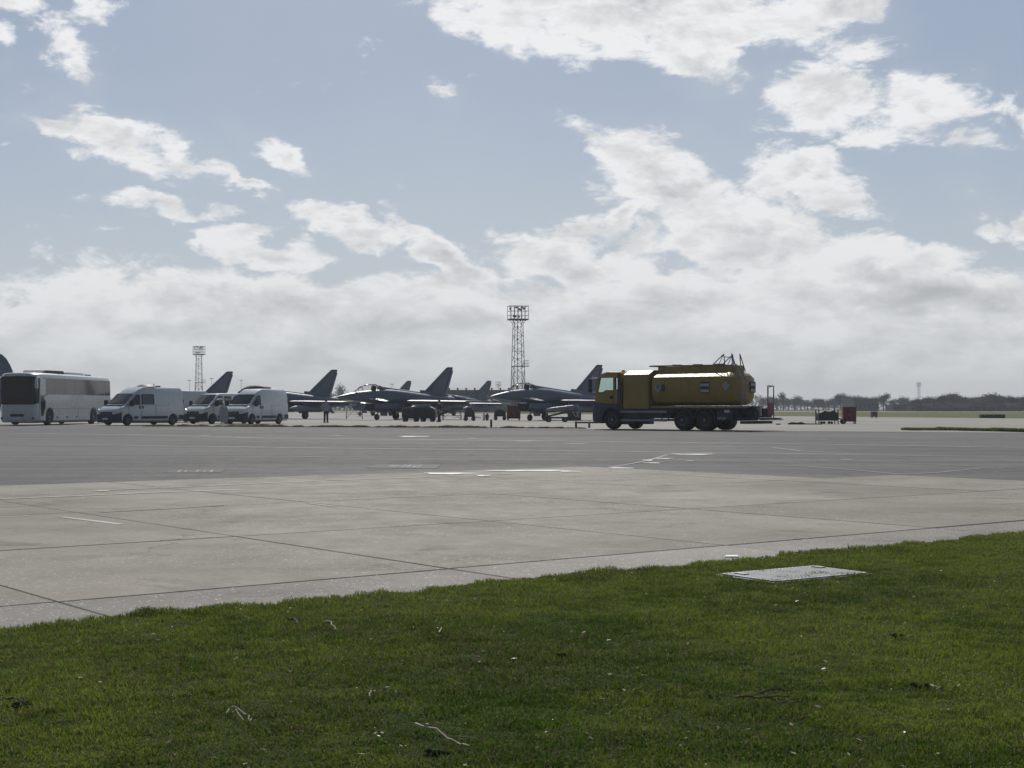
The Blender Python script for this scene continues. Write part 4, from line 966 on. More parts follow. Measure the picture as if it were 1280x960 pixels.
# ================================================================== floodlight masts
GM = 'lattice floodlight masts'
def make_mast(label, loc, rz):
    t = thing('floodlight_mast', label, 'mast', loc, rz, GM); H = 23.2
    hw = lambda z: lerp(1.62, 1.02, z/H)
    cor = lambda k, z: Vector((hw(z)*(1 if k in (0,3) else -1), hw(z)*(1 if k < 2 else -1), z))
    for k in range(4): MB().tube(cor(k,0), cor(k,H), .095, .075, 5).build('leg', M['mast'], t)
    br = MB(); zs = [0, 3.8, 7.4, 10.2]; z = 10.2
    while z < H-.8: z += 1.30; zs.append(min(z, H))
    for i, (a, b) in enumerate(zip(zs[:-1], zs[1:])):
        for k in range(4):
            k2 = (k+1) % 4
            if i < 3: br.tube(cor(k,a), cor(k2,b), .06, n=4); br.tube(cor(k2,a), cor(k,b), .06, n=4)
            elif i % 2: br.tube(cor(k,a), cor(k2,b), .06, n=4)
            else: br.tube(cor(k2,a), cor(k,b), .06, n=4)
            if i < 3 or i % 3 == 0: br.tube(cor(k,b), cor(k2,b), .035, n=4)
    br.build('bracing', M['mast'], t)['kind'] = 'stuff'
    ld = MB()
    for y in (-.2, .2): ld.tube((-.1, y, .2), (-.1, y, H+.2), .05, n=4)
    lad = ld.build('ladder', M['mastd'], t); rg = MB()
    for k in range(75): rg.tube((-.1,-.2,.4+k*.305), (-.1,.2,.4+k*.305), .02, n=3)
    rg.build('rungs', M['mastd'], lad)['kind'] = 'stuff'
    for zz in (6.5, 13.5, 18.4, 21.6): MB().box((-.1, 0, zz), (.36, .5, .36)).build('cable_box', M['mastd'], t)
    # resting platform
    p = MB().box((.55, -.2, 11.7), (4.2, 1.5, .16)).build('rest_platform', M['mastd'], t); r_ = MB()
    for x in (1.25, 1.95, 2.6):
        for y in (-.92, .52): r_.tube((x,y,11.75), (x,y,13.1), .035, n=4)
    for zz in (12.4, 13.1):
        for y in (-.92, .52): r_.tube((1.25,y,zz), (2.6,y,zz), .035, n=4)
        r_.tube((2.6,-.92,zz), (2.6,.52,zz), .035, n=4)
    r_.build('guard_rail', M['mast'], p)
    # head
    hp = MB().box((0,0,H+.20), (4.7, 3.4, .32)).build('head_platform', M['mastd'], t)
    for x in (-1.02, 1.02):
        for y in (-1.02, 1.02): MB().tube((x, y, H-1.0), (x*1.7, y*1.4, H+.05), .06, n=5).build('strut', M['mastd'], hp)
    cg = MB(); top = H+3.55
    for x in (-2.3, -1.38, -.46, .46, 1.38, 2.3):
        for y in (-1.65, 1.65): cg.tube((x,y,H+.3), (x,y,top), .085 if abs(x) < 2 else .06, n=5)
    for zz in (H+1.2, H+2.3, top):
        w = .055 if zz < top else .075
        for y in (-1.65, 1.65): cg.tube((-2.3,y,zz), (2.3,y,zz), w, n=4)
        for x in (-2.3, 2.3): cg.tube((x,-1.65,zz), (x,1.65,zz), w, n=4)
    cg.build('head_frame', M['mastd'], hp)['kind'] = 'stuff'
    for x, y, zz in ((-.9,-1.8,H+3.15), (.55,-1.8,H+3.2), (1.0,-1.8,H+2.9), (-.6,1.8,H+1.2), (-1.1,-1.8,H+.9), (-.3,-1.8,H+.85), (.8,1.8,H+3.0), (.2,-1.8,H+2.6), (-1.5,1.8,H+3.1)):
        s = -1 if y < 0 else 1
        MB().loft([[(x-.28,y+s*.16,zz-.30), (x+.28,y+s*.16,zz-.30), (x+.28,y+s*.05,zz+.22), (x-.28,y+s*.05,zz+.22)], [(x-.14,y-s*.18,zz-.14), (x+.14,y-s*.18,zz-.14), (x+.14,y-s*.2,zz+.14), (x-.14,y-s*.2,zz+.14)]]).build('floodlight', M['mastd'], hp)
    return t
m0 = make_mast('tall lattice floodlight mast rising behind the nose of the jet by the tanker', (PX(647.5, 361), 361, -.06), R(14))
for lab, px, D, rz in [('lattice floodlight mast rising behind the white vans', 248.5, 596, 20), ('far floodlight mast peeping over the long hangar behind the jets', 623, 1400, 30), ('far floodlight mast standing at the left end of the dark wood', 1148.5, 1440, 10)]:
    c = copy_tree(m0); c['label'] = lab; c.location = (PX(px, D), D, -.06); c.rotation_euler.z = R(rz)

# thin lamp posts far off
def lamp_post(px, D, top, label):
    z = ZY(top, D); t = thing('lamp_post', label, 'lamp post', (PX(px, D), D, -.06), 0, 'thin far lamp posts')
    MB().tube((0,0,0), (0,0,z), .08, .05, 6).build('pole', M['mast'], t); MB().box((0,0,z), (1.0,.35,.16)).build('lamp_head', M['mast'], t)
lamp_post(236.5, 420, 475.5, 'thin lamp post between the side window van and the left mast')
lamp_post(264.5, 420, 473, 'thin lamp post just right of the left mast, beside the fin above the vans')
lamp_post(301.5, 420, 475, 'thin lamp post above the rightmost white van')
lamp_post(490, 420, 480, 'thin lamp post above the spine of the middle jet')

# ================================================================== ground equipment
def trolley_unit():
    """long dark ground power unit under the middle jet"""
    D = 122; t = thing('ground_power_unit', 'long dark green equipment trolley in front of the middle jet', 'equipment trolley', (PX(524.5, D), D, -.006), R(-6))
    L = 2.85
    MB().loft([[(x, y, z) for y, z in ((-.62*k,.34), (-.66*k,.5), (-.66*k,h_-.12), (-.52*k,h_), (.52*k,h_), (.66*k,h_-.12), (.66*k,.5), (.62*k,.34))] for x, k, h_ in ((-L/2,.92,1.05), (-L/2+.1,1,1.22), (-.3,1,1.30), (.9,1,1.28), (L/2-.1,1,1.10), (L/2,.92,.9))]).build('housing', M['green'], t, 30)
    for x in (-.9, 0, .9): MB().box((x, -.668, .82), (.78, .02, .58)).build('access_panel', M['dark'], t)
    MB().box((.15, -.1, 1.42), (1.55, .32, .16)).build('cable_tray', M['bluep'], t)
    MB().box((-.62, -.69, .98), (.26, .02, .2)).build('gauge_panel', M['redb'], t)
    MB().box((0, 0, .30), (L*.94, 1.0, .10)).build('frame', M['dark'], t)
    for x in (-1.22, -.28, .32, 1.12):
        for s in (-1, 1): wheel(t, (x, s*.50, .16), .16, .12, s, .55, bolts=False)
    MB().path([(-L/2,0,.28), (-L/2-.5,0,.2)], .04).build('tow_bar', M['dark'], t)
trolley_unit()
def store_trolley():
    D = 118; t = thing('loading_trolley', 'low dark loading trolley with raised arms, under the jet by the tanker', 'loading trolley', (PX(703, D), D, -.006), R(4))
    for y in (-.45, .45): MB().box((0, y, .36), (2.9, .12, .14)).build('side_beam', M['dark'], t)
    for x in (-1.3, -.2, 1.0): MB().box((x, 0, .36), (.12, .9, .10)).build('cross_beam', M['dark'], t)
    for x in (-1.15, .2):
        for s in (-1, 1): wheel(t, (x, s*.55, .20), .20, .14, s, .55, bolts=False)
    MB().box((.98, 0, .48), (1.0, 1.1, .66)).build('drive_unit', M['green'], t)
    MB().path([(-1.3,-.3,.45), (.3,-.3,.82), (1.2,-.3,1.0)], .07, 6).build('lift_arm', M['green'], t)
    MB().path([(-1.3,.3,.45), (.3,.3,.82), (1.2,.3,1.0)], .07, 6).build('lift_arm', M['green'], t)
    for a, b in ((.75, 1.05), (1.05, 1.30), (1.3, 1.1)): MB().tube((a,-.58,.90), (b,-.58,.40), .022, n=4).build('cable', M['whiteb'], t)
    b = MB().lathe((-1.4, 0, .98), (1,0,.12), [(0,.02), (.2,.12), (.6,.16), (2.2,.16), (2.7,.10), (2.8,.02)], 12).build('carried_store', M['jetp'], t, 40)
    for k in range(4): 
        a = R(45+90*k); MB().prism([(.8,0,1.26), (1.2,0,1.30), (1.2,.3*math.cos(a),1.30+.3*math.sin(a)), (1.0,.3*math.cos(a),1.28+.3*math.sin(a))], (0,.012,.012)).build('store_fin', M['jetp'], b)
store_trolley()
def cabinet_cart(label, px, py, w, d, hgt, rz, mt, z=-.006, nm='service_cabinet'):
    X, Y_ = G(px, py); t = thing(nm, label, 'equipment cabinet', (X, Y_, z), rz)
    MB().loft([[(-w/2*k,-d/2*k,z_), (w/2*k,-d/2*k,z_), (w/2*k,d/2*k,z_), (-w/2*k,d/2*k,z_)] for z_, k in ((.16,1), (hgt*.93,1))]).build('casing', mt, t)
    MB().box((0,0,hgt*.965), (w*1.07, d*1.07, hgt*.07)).build('lid', mt, t)
    for k in (-1, 1): MB().box((k*w*.24, -d/2-.008, hgt*.55), (w*.42, .016, hgt*.62)).build('door_panel', mt, t)
    for k in (-1, 1): MB().box((k*w*.05, -d/2-.03, hgt*.55), (.02, .03, .16)).build('handle', M['grey'], t)
    for x in (-1, 1):
        for y in (-1, 1): MB().box((x*w*.44, y*d*.42, .09), (.07, .07, .18)).build('leg', M['dark'], t)
    return t
cabinet_cart('red brown cabinet beside the nose of the jet by the tanker', 642, 525.3, 1.2, .9, 1.38, R(6), M['redb'])
c = cabinet_cart('tall red equipment cabinet on the far concrete, right of the dark bin trailer', 1061, 529.5, .95, .80, 1.24, R(-4), M['red'])
cabinet_cart('small dark red box at the far edge of the concrete', 1092.5, 522.4, .62, .5, .74, R(10), M['redb'])
def dark_cart(label, px0, px1, py, hgt, rz=0.0):
    X0, Y_ = G(px0, py); X1, _ = G(px1, py); w = X1-X0; t = thing('tow_cart', label, 'cart', ((X0+X1)/2, Y_, -.006), rz)
    MB().box((0,0,.42), (w*.96, 1.0, .14)).build('deck', M['dark'], t)
    MB().loft([[(x,-.45,.48), (x,-.45,.48+a), (x,.45,.48+a), (x,.45,.48)] for x, a in ((-w/2*.9,.25), (-w*.2,hgt-.5), (w*.2,hgt-.52), (w/2*.9,.3))]).build('housing', M['green'], t)
    for x in (-w*.34, w*.34):
        for s in (-1, 1): wheel(t, (x, s*.45, .19), .19, .13, s, .55, bolts=False)
    MB().path([(w/2,0,.35), (w/2+.5,0,.25)], .04).build('tow_bar', M['dark'], t)
dark_cart('low dark tow cart next to the red brown cabinet', 617, 633, 525.2, 1.05)
dark_cart('dark cart under the tail of the middle jet', 580, 594, 526, 1.2)
def trestle(label, px, py, w, hgt, rz):
    X, Y_ = G(px, py); t = thing('work_stand', label, 'work stand', (X, Y_, -.006), rz)
    MB().box((0,0,hgt), (w, .7, .07)).build('platform', M['grey'], t)
    for x in (-1, 1):
        for y in (-1, 1): MB().tube((x*w*.48, y*.42, 0), (x*w*.44, y*.3, hgt), .035, n=6).build('leg', M['grey'], t)
    b = MB(); b.tube((-w*.48,-.42,.1), (w*.1,-.36,hgt), .022, n=4); b.tube((w*.48,-.42,.1), (-w*.1,-.36,hgt), .022, n=4); b.tube((-w*.47,-.4,hgt*.45), (w*.47,-.4,hgt*.45), .025, n=4); b.tube((-w*.47,.4,hgt*.45), (w*.47,.4,hgt*.45), .025, n=4)
    b.build('brace', M['grey'], t)
    for k in range(3): MB().box((w*.3, -.5-.12*(2-k), hgt*(.25+.25*k)), (w*.35, .16, .03)).build('step', M['alu'], t)
trestle('light metal work stand under the nose of the middle jet', 443, 523.8, 1.75, 1.15, R(5))
trestle('low metal work stand behind the trolley of the middle jet', 565, 524.5, 1.9, .85, R(-6))
# three small extinguishers
for i, (px, mt, lab) in enumerate([(605, 'whiteb', 'small white fire bottle on the apron, left of the first black post'), (609, 'red', 'small red fire bottle next to a white one, left of the first black post')]):
    X, Y_ = G(px, 525.6); t = thing('fire_extinguisher', lab, 'extinguisher', (X, Y_, -.006), 0, 'fire bottles on the apron')
    MB().lathe((0,0,0), (0,0,1), [(0,.11), (.04,.13), (.52,.13), (.60,.07), (.64,.04)], 12).build('bottle', M[mt], t, 40)
    MB().box((0,0,.67), (.06,.14,.06)).build('valve', M['black'], t); MB().path([(0,.07,.66), (.15,.08,.5), (.15,.08,.2)], .018).build('hose', M['black'], t)

# bin trailer, tow bar, low green case on the right
def bin_trailer():
    X, Y_ = G(1033.5, 529.8); t = thing('bin_trailer', 'dark blue grey bin trailer on the far concrete, left of the red cabinet', 'trailer', (X, Y_, -.006), R(2))
    MB().loft([[(-.66,-.42,.24), (.66,-.42,.24), (.66,.42,.24), (-.66,.42,.24)], [(-.74,-.5,.78), (.74,-.5,.78), (.74,.5,.78), (-.74,.5,.78)]]).build('tub', M['blue'], t)
    MB().prism([(-.70,-.5,.78), (-.30,-.5,.94), (.05,-.5,.90), (.35,-.5,.98), (.55,-.5,.86), (.70,-.5,.78)], (0,.9,0)).build('cover_sheet', M['mastd'], t)
    for x in (-.70, .70): 
        for y in (-.46, .46): MB().box((x, y, .52), (.06,.06,1.04)).build('post', M['dark'], t)
    for x in (-.3, .25):
        for s in (-1, 1): wheel(t, (x, s*.4, .10), .10, .08, s, .5, bolts=False)
    MB().path([(.74,0,.45), (1.15,0,.30), (1.45,0,.28)], .05).build('draw_bar', M['dark'], t)
    for s in (-1, 1): wheel(t, (1.18, s*.2, .17), .17, .12, s, .5, bolts=False)
bin_trailer()
X, Y_ = G(1000, 530.8); tb = thing('tow_bar', 'dark tow bar lying on the concrete between tanker and bin trailer', 'tow bar', (X, Y_, -.006), R(-3))
MB().tube((-.7,0,.06), (1.5,0,.05), .035).build('bar', M['dark'], tb); MB().loft([[(x,-.15*k,.02), (x,.15*k,.02), (x,.12*k,.02+.16*k), (x,-.12*k,.02+.16*k)] for x, k in ((-.85,.5), (-.6,1), (-.2,.8), (.05,1.1), (.35,.5))]).build('hitch', M['dark'], tb)
MB().box((-1.5,0,.04), (.3,.2,.08)).build('chock', M['dark'], tb)
X, Y_ = G(1240, 522.5); gc = thing('net_store', 'long low dark green case at the far edge of the concrete, on the right', 'case', (X, Y_, -.02), R(-2))
MB().box((0,0,.20), (2.7,.9,.40)).build('body', M['green'], gc); MB().box((0,0,.41), (2.76,.96,.05)).build('lid', M['green'], gc)
for x in (-1, 0, 1): MB().box((x,-.47,.3), (.10,.04,.14)).build('latch', M['grey'], gc)

# black posts along the verge
GP = 'short black posts along the verge'
def post(px, py, hpx, label):
    X, Y_ = G(px, py); s = F/Y_; t = thing('marker_post', label, 'post', (X, Y_, -.01), 0, GP)
    MB().lathe((0,0,0), (0,0,1), [(0,.065), (hpx/s-.02,.06), (hpx/s,.04)], 10).build('shaft', M['post'], t, 40); MB().lathe((0,0,hpx/s*.78), (0,0,1), [(0,.068), (.08,.066)], 10).build('band', M['grey'], t)
post(614, 534.4, 10.5, 'lone short black post on the verge below the gap between the two clear jets')
post(720, 534.8, 8.5, 'short black post left of the pair near the tanker cab')
post(736.5, 534.6, 8, 'short black post right of the pair near the tanker cab')
X, Y_ = G(742, 529); kb = MB().box((0,0,.06), (2.6,.22,.12)).build('stop_block', M['post'], None, loc=(X, Y_, -.006)); tag(kb, 'low dark bar lying on the concrete in front of the tanker cab', 'bar')

# ================================================================== people
def person(label, px, D, rz, shirt, arm='rest', zf=-.006):
    t = thing('person', label, 'person', (PX(px, D), D, zf), rz)
    def skinned(name, pts, edges, mt, root, parent=t, sub=2):
        me = bpy.data.meshes.new(name); me.from_pydata([p[0] for p in pts], edges, []); o = link(name, me, parent)
        sk = o.modifiers.new('skin', 'SKIN'); sl = me.skin_vertices[0].data
        for i, p in enumerate(pts): sl[i].radius = (p[1], p[2] if len(p) > 2 else p[1])
        sl[root].use_root = True; sb = o.modifiers.new('sub', 'SUBSURF'); sb.levels = sb.render_levels = sub
        dg = bpy.context.evaluated_depsgraph_get(); dg.update()
        m2 = bpy.data.meshes.new_from_object(o.evaluated_get(dg)); o.modifiers.clear(); o.data = m2; m2.materials.clear(); m2.materials.append(mt)
        m2.polygons.foreach_set('use_smooth', [True]*len(m2.polygons)); return o
    # continuous body
    P = [((0,0,.95),.15,.11), ((0,0,1.15),.145,.10), ((0,.01,1.38),.17,.11), ((0,.0,1.50),.07,.07), ((0,-.01,1.58),.055), ((0,-.02,1.66),.078,.092), ((0,-.01,1.745),.07,.085)]
    E = [(0,1),(1,2),(2,3),(3,4),(4,5),(5,6)]
    for s in (-1, 1):
        k = len(P); st = .10
        P += [((s*.10,0,.90),.095), ((s*.11,-.01,.50),.065), ((s*.12,.01,.12),.045), ((s*.12,.02,.05),.045), ((s*.13,-.15,.035),.038)]; E += [(0,k),(k,k+1),(k+1,k+2),(k+2,k+3),(k+3,k+4)]
        k = len(P)
        if arm == 'hips' and s == -1: P += [((s*.20,.0,1.42),.06), ((s*.38,.06,1.18),.042), ((s*.24,-.10,1.02),.032), ((s*.20,-.13,.99),.03)]
        else: P += [((s*.20,.0,1.42),.06), ((s*.25,.03,1.13),.042), ((s*.25,-.05,.90),.03), ((s*.25,-.065,.83),.034)]
        E += [(2,k),(k,k+1),(k+1,k+2),(k+2,k+3)]
        w = Vector(P[-1][0])
        for i, (dx, ln) in enumerate(((-.03,.075), (-.01,.09), (.012,.085), (.032,.065))):
            q = len(P); P += [((w.x, w.y+dx, w.z-.045),.011), ((w.x-s*.01, w.y+dx-.004, w.z-.045-ln*.5),.010), ((w.x-s*.03, w.y+dx-.006, w.z-.045-ln),.008)]; E += [(k+3,q),(q,q+1),(q+1,q+2)]
        q = len(P); P += [((w.x-s*.01, w.y-.045, w.z-.01),.012), ((w.x-s*.025, w.y-.06, w.z-.05),.010)]; E += [(k+3,q),(q,q+1)]
    body = skinned('body', P, E, M['skin'], 0)
    fc = MB(); fc.loft([[(-.016,-.105,1.63), (.016,-.105,1.63), (.006,-.11,1.69), (-.006,-.11,1.69)], [(-.012,-.135,1.635), (.012,-.135,1.635), (.004,-.115,1.69), (-.004,-.115,1.69)]]).build('nose', M['skin'], body)
    for s in (-1, 1):
        MB().lathe((s*.033,-.104,1.695), (0,-1,0), [(0,.012), (.008,.009), (.010,.002)], 8).build('eye', M['blackp'], body); MB().lathe((s*.088,-.01,1.66), (s,0,0), [(0,.03), (.012,.026), (.016,.01)], 8).build('ear', M['skin'], body)
    MB().box((0,-.108,1.60), (.05,.01,.010)).build('mouth', M['redb'], body)
    # clothes
    E1 = [(0,1),(1,2),(2,3)]; P1 = [((0,0,.93),.175,.135), ((0,0,1.15),.172,.125), ((0,.01,1.38),.195,.135), ((0,0,1.49),.09,.085)]
    for s in (-1, 1):
        k = len(P1)
        if arm == 'hips' and s == -1: P1 += [((s*.20,.0,1.42),.08), ((s*.38,.06,1.18),.06), ((s*.26,-.08,1.04),.05)]
        else: P1 += [((s*.20,.0,1.42),.08), ((s*.25,.03,1.13),.06), ((s*.25,-.04,.93),.05)]
        E1 += [(2,k),(k,k+1),(k+1,k+2)]
    skinned('shirt', P1, E1, M[shirt], 0)
    P2 = [((0,0,.97),.17,.13), ((0,0,.88),.165,.13)]; E2 = [(0,1)]
    for s in (-1, 1):
        k = len(P2); P2 += [((s*.105,0,.80),.115), ((s*.11,-.01,.50),.085), ((s*.12,.01,.10),.075)]; E2 += [(1,k),(k,k+1),(k+1,k+2)]
    skinned('trousers', P2, E2, M['navy'], 0)
    for s in (-1, 1): MB().loft([[(s*.12+x*k, y, z) for x, y, z in ((-.05,.07*1,0), (.05,.07,0), (.055,-.2,0), (-.045,-.2,0))] for k, z in ((1,.0), (1.05,.04), (.8,.09), (.6,.13)) for _ in (0,)] if False else [[(s*.12+x, y, z) for x, y in ((-.055,.08), (.055,.08), (.055,yf), (-.055,yf))] for z, yf in ((0,-.20), (.05,-.20), (.09,-.12), (.16,-.06))]).build('boot', M['black'], t)
    MB().loft([ring for ring in [[(math.cos(a)*r, -.005+math.sin(a)*r*1.15, z) for a in [6.283*k/14 for k in range(14)]] for z, r in ((1.66,.06), (1.70,.092), (1.77,.09), (1.82,.06), (1.835,.01))]]).build('hair', M['hair'], t, 60).location = (0, .012, 0)
    return t
person('standing person in a pale shirt and dark trousers, right of the rightmost white van', 407.5, 113.5, R(25), 'shirt', 'hips')
person('dark clothed person standing at the right end of the long green equipment trolley', 549, 119.5, R(-60), 'navy')
# ================================================================== far buildings
def hangar():
    D = 430; x0, x1 = PX(556, D), PX(652, D); z = ZY(486.6, D); w = x1-x0; t = thing('hangar', 'long low dark hangar behind the jets, left of the tall mast', 'hangar', ((x0+x1)/2, D, -.06), 0)
    MB().box((0,10,(z-.5)/2), (w,20,z-.5)).build('wall', M['hang'], t)
    rf = MB().loft([[(-w/2-.4,y,z-.5), (w/2+.4,y,z-.5), (w/2+.4,y,z-.5+hh), (-w/2-.4,y,z-.5+hh)] for y, hh in ((-.4,.35), (10,.9), (20.4,.35))]).build('roof', M['roof'], t)
    n = 9
    for k in range(n): MB().box((-w/2+w*(k+.5)/n, .6, z+.15), (.5,.5,.7)).build('roof_vent', M['roof'], rf)
    for k in range(6): MB().box((-w/2+w*(k+.5)/6, -.06, (z-1.8)/2), (w/6-.35,.14,z-1.8)).build('door_panel', M['hangg'], t)
    for k in range(12): MB().box((-w/2+w*(k+.5)/12, -.08, z-1.3), (1.0,.1,.6)).build('window', M['glass'], t)
hangar()
def shed(name, label, pa, pb, D, top, mt, depth=14, roofh=.5, nwin=6):
    x0, x1 = PX(pa, D), PX(pb, D); z = ZY(top, D); w = x1-x0; t = thing(name, label, 'building', ((x0+x1)/2, D, -.06), 0)
    MB().box((0,depth/2,(z-roofh)/2), (w,depth,z-roofh)).build('wall', M[mt], t)
    MB().box((0,depth/2,z-roofh/2), (w+.8,depth+.8,roofh)).build('roof', M['roof'], t)
    for k in range(nwin): MB().box((-w/2+w*(k+.5)/nwin, -.05, z*.45), (w/nwin*.6,.12,z*.3)).build('window', M['glass'], t)
    MB().box((w*.3, -.06, 1.1), (1.6,.14,2.2)).build('door', M['roof'], t)
shed('flat_roofed_hangar', 'green flat roofed hangar among the trees, behind the red cabinet', 1068, 1098.5, 520, 498.2, 'hangg', 20, .7)
shed('low_building', 'low blue grey building left of the far mast on the right', 1117, 1142, 540, 505.2, 'hang', 12, .5)
shed('pale_hut', 'small hut at the left end of the dark wood', 1139, 1151, 530, 507.6, 'roof', 10, .4, 3)

# ================================================================== trees (bare or half leafed, early spring)
def tree_mesh(seed, hgt, spread, dense, ever=False):
    rd = random.Random(seed); tk = MB(); tips = []
    def grow(p, d, L, r, lev):
        q = p + d*L; tk.tube(p, q, r, r*.68, 5 if lev < 2 else 3)
        if lev >= 4: tips.append((q, d)); return
        if lev >= 2: tips.append((q, d))
        for k in range(rd.choice((2,3,3)) if lev else 5):
            a = rd.uniform(0, 6.283); sp = rd.uniform(.35, .85)*spread
            o = d.orthogonal().normalized(); o2 = d.cross(o)
            nd = (d + (o*math.cos(a)+o2*math.sin(a))*sp + Vector((0,0,.10))).normalized()
            st = p + d*L*rd.uniform(.55, 1.0); grow(st, nd, L*rd.uniform(.58, .84), r*.55, lev+1)
    grow(Vector((0,0,0)), Vector((rd.uniform(-.05,.05), rd.uniform(-.05,.05), 1)).normalized(), hgt*.27, hgt*.028, 0)
    zm = max(q.z for q, d in tips); k = hgt/zm
    cr = MB()
    for q, d in tips:
        for i in range(dense):
            c = q + Vector((rd.gauss(0,1), rd.gauss(0,1), rd.gauss(0,.8)))*hgt*.065
            a = Vector((rd.gauss(0,1), rd.gauss(0,1), rd.gauss(.3,1))).normalized(); b = a.orthogonal().normalized()
            l = hgt*rd.uniform(.025,.07); w = hgt*(rd.uniform(.012,.022) if not ever else rd.uniform(.03,.05))
            cr.add([c-b*w, c+b*w, c+a*l], [(0,1,2)])
    tk.v = [(x*k, y*k, z*k) for x, y, z in tk.v]; cr.v = [(x*k, y*k, max(.05*hgt, z*k)) for x, y, z in cr.v]
    return tk.mesh('trunk', M['bark']), cr.mesh('crown', M['everg'] if ever else M['twig'])
VAR = [tree_mesh(11, 10, .8, 4), tree_mesh(12, 10, 1.0, 5), tree_mesh(13, 10, .65, 4), tree_mesh(14, 10, .9, 7), tree_mesh(15, 10, 1.1, 8), tree_mesh(16, 10, .9, 9, True)]
GT = 'bare trees beyond the airfield'
def tree(px, D, top, v, wide, label, group=GT):
    h = (ZY(top, D)+.06)/10; t = thing('tree', label, 'tree', (PX(px, D), D, -.06), random.uniform(0, 6.28), group); t.scale = (h*wide, h*wide, h)
    a, b = VAR[v]; link('trunk', a, t); link('crown', b, t)
ORD = 'first second third fourth fifth sixth seventh eighth ninth tenth eleventh twelfth thirteenth fourteenth fifteenth sixteenth seventeenth'.split(); nth = 0
# loose group right of the tanker
for px, D, top, v, w in [(952,640,494,1,1.2),(962,700,497,4,1.6),(971,660,498,3,1.5),(979,640,492.5,2,.9),(985,720,499,4,1.6),(993,650,495.5,0,1.2),(1001,700,500,4,1.6),(1009,690,502,3,1.8),(1016,700,503,4,1.8),(1023,600,499,5,1.0),(1029,660,504,4,1.7),(1036,640,500,3,1.3),(1043,640,498.5,4,1.3),(1050,600,492.2,3,.95),(1056,640,493.5,1,1.1),(1062,600,495.5,4,1.2),(1068,660,496,0,1.2)]:
    nth += 1; tree(px, D, top, v, w, ORD[nth-1]+' hazy bare tree from the tanker in the loose row toward the green hangar', 'hazy trees between tanker and hangar')
tree(1104, 560, 493.5, 2, .95, 'slim bare tree standing alone at the right end of the green hangar')
for lab, px, D, top, v, w in [('leftmost',1075,600,496.5,4,1.5),('middle',1083,620,497,1,1.4),('rightmost',1092,610,496.5,3,1.4)]:
    tree(px, D, top, v, w, lab+' of the three bare trees showing over the roof of the green hangar', 'trees over the green hangar')
for lab, px, D, top, v, w in [('leftmost',1116,640,499,1,1.2),('tallest',1124,620,496.8,0,1.3),('third from the left',1131,640,497.5,3,1.2),('lowest and rightmost',1138,650,501,4,1.4)]:
    tree(px, D, top, v, w, lab+' of the four bare trees behind the low blue grey building', 'trees behind the low building')
px = 1146; k = 0
while px < 1330:
    top = 496.6+1.8*math.sin(px*.11)+random.uniform(-1.8, 1.8)+max(0, 1155-px)*.35
    tree(px, 500+(k % 3)*26+random.uniform(-8, 8), top, random.choice((1,3,4,4,3)), random.uniform(.95, 1.5), 'dark bare tree in the close wood at the right edge', 'trees of the dark wood on the right')
    px += random.uniform(3.0, 4.6); k += 1
for px in range(1148, 1330, 6):
    tree(px+random.uniform(-2,2), 490+random.uniform(-6,6), 504.5+random.uniform(-1.5,1.5), random.choice((4,4,3)), 1.9, 'low bushy tree along the front of the dark wood', 'low trees along the dark wood')
for px, top, v, w, lab in [(414,496,3,1.3,'low hazy tree close beside the tail fin of the jet behind the van'),(419,492,0,1.0,'small round hazy tree, second from the tail fin of the jet behind the van'),(424,484,2,.8,'tallest hazy tree, with a narrow top, left of the middle jet nose'),
                           (430,495,4,1.3,'hazy tree just right of the tallest narrow topped one'),(437,498,3,1.5,'hazy tree above the tip of the middle jet nose'),(446,500,4,1.5,'low hazy tree behind the nose of the middle jet, rightmost of its clump')]:
    tree(px, 700, top, v, w, lab, 'hazy trees between two jets')
# far hedges and woods that close the horizon, beyond counting
def woodland(name, x0, x1, D, zlo, zhi, n, mt, depth=30):
    x = rng.uniform(x0, x1, n); y = D+rng.uniform(0, depth, n); top = zlo+(zhi-zlo)*(vnoise(x, y*0, .05, 41)*.55+vnoise(x, y*0, .16, 42)*.45)
    z = top*rng.random(n)**.7; s = rng.uniform(.25, .8, n)*max(1, D/700); V = np.zeros((n,3,3), np.float32); a = rng.normal(size=(n,3)); b = rng.normal(size=(n,3)); a[:,1] *= .5; b[:,1] *= .5
    c = np.stack([x,y,z],1); V[:,0] = c; V[:,1] = c+a*s[:,None]; V[:,2] = c+b*s[:,None]; V[:,:,2] = np.maximum(V[:,:,2], -.05)
    me = bpy.data.meshes.new(name); me.from_pydata(V.reshape(-1,3).tolist(), [], np.arange(n*3).reshape(-1,3).tolist()); me.materials.append(M[mt]); o = link(name, me); o['kind'] = 'stuff'
woodland('far_woodland', -900, 900, 900, 3.0, 8.0, 60000, 'twig', 40)
woodland('far_hedge', 146, 330, 515, 1.6, 4.6, 36000, 'twig', 8)

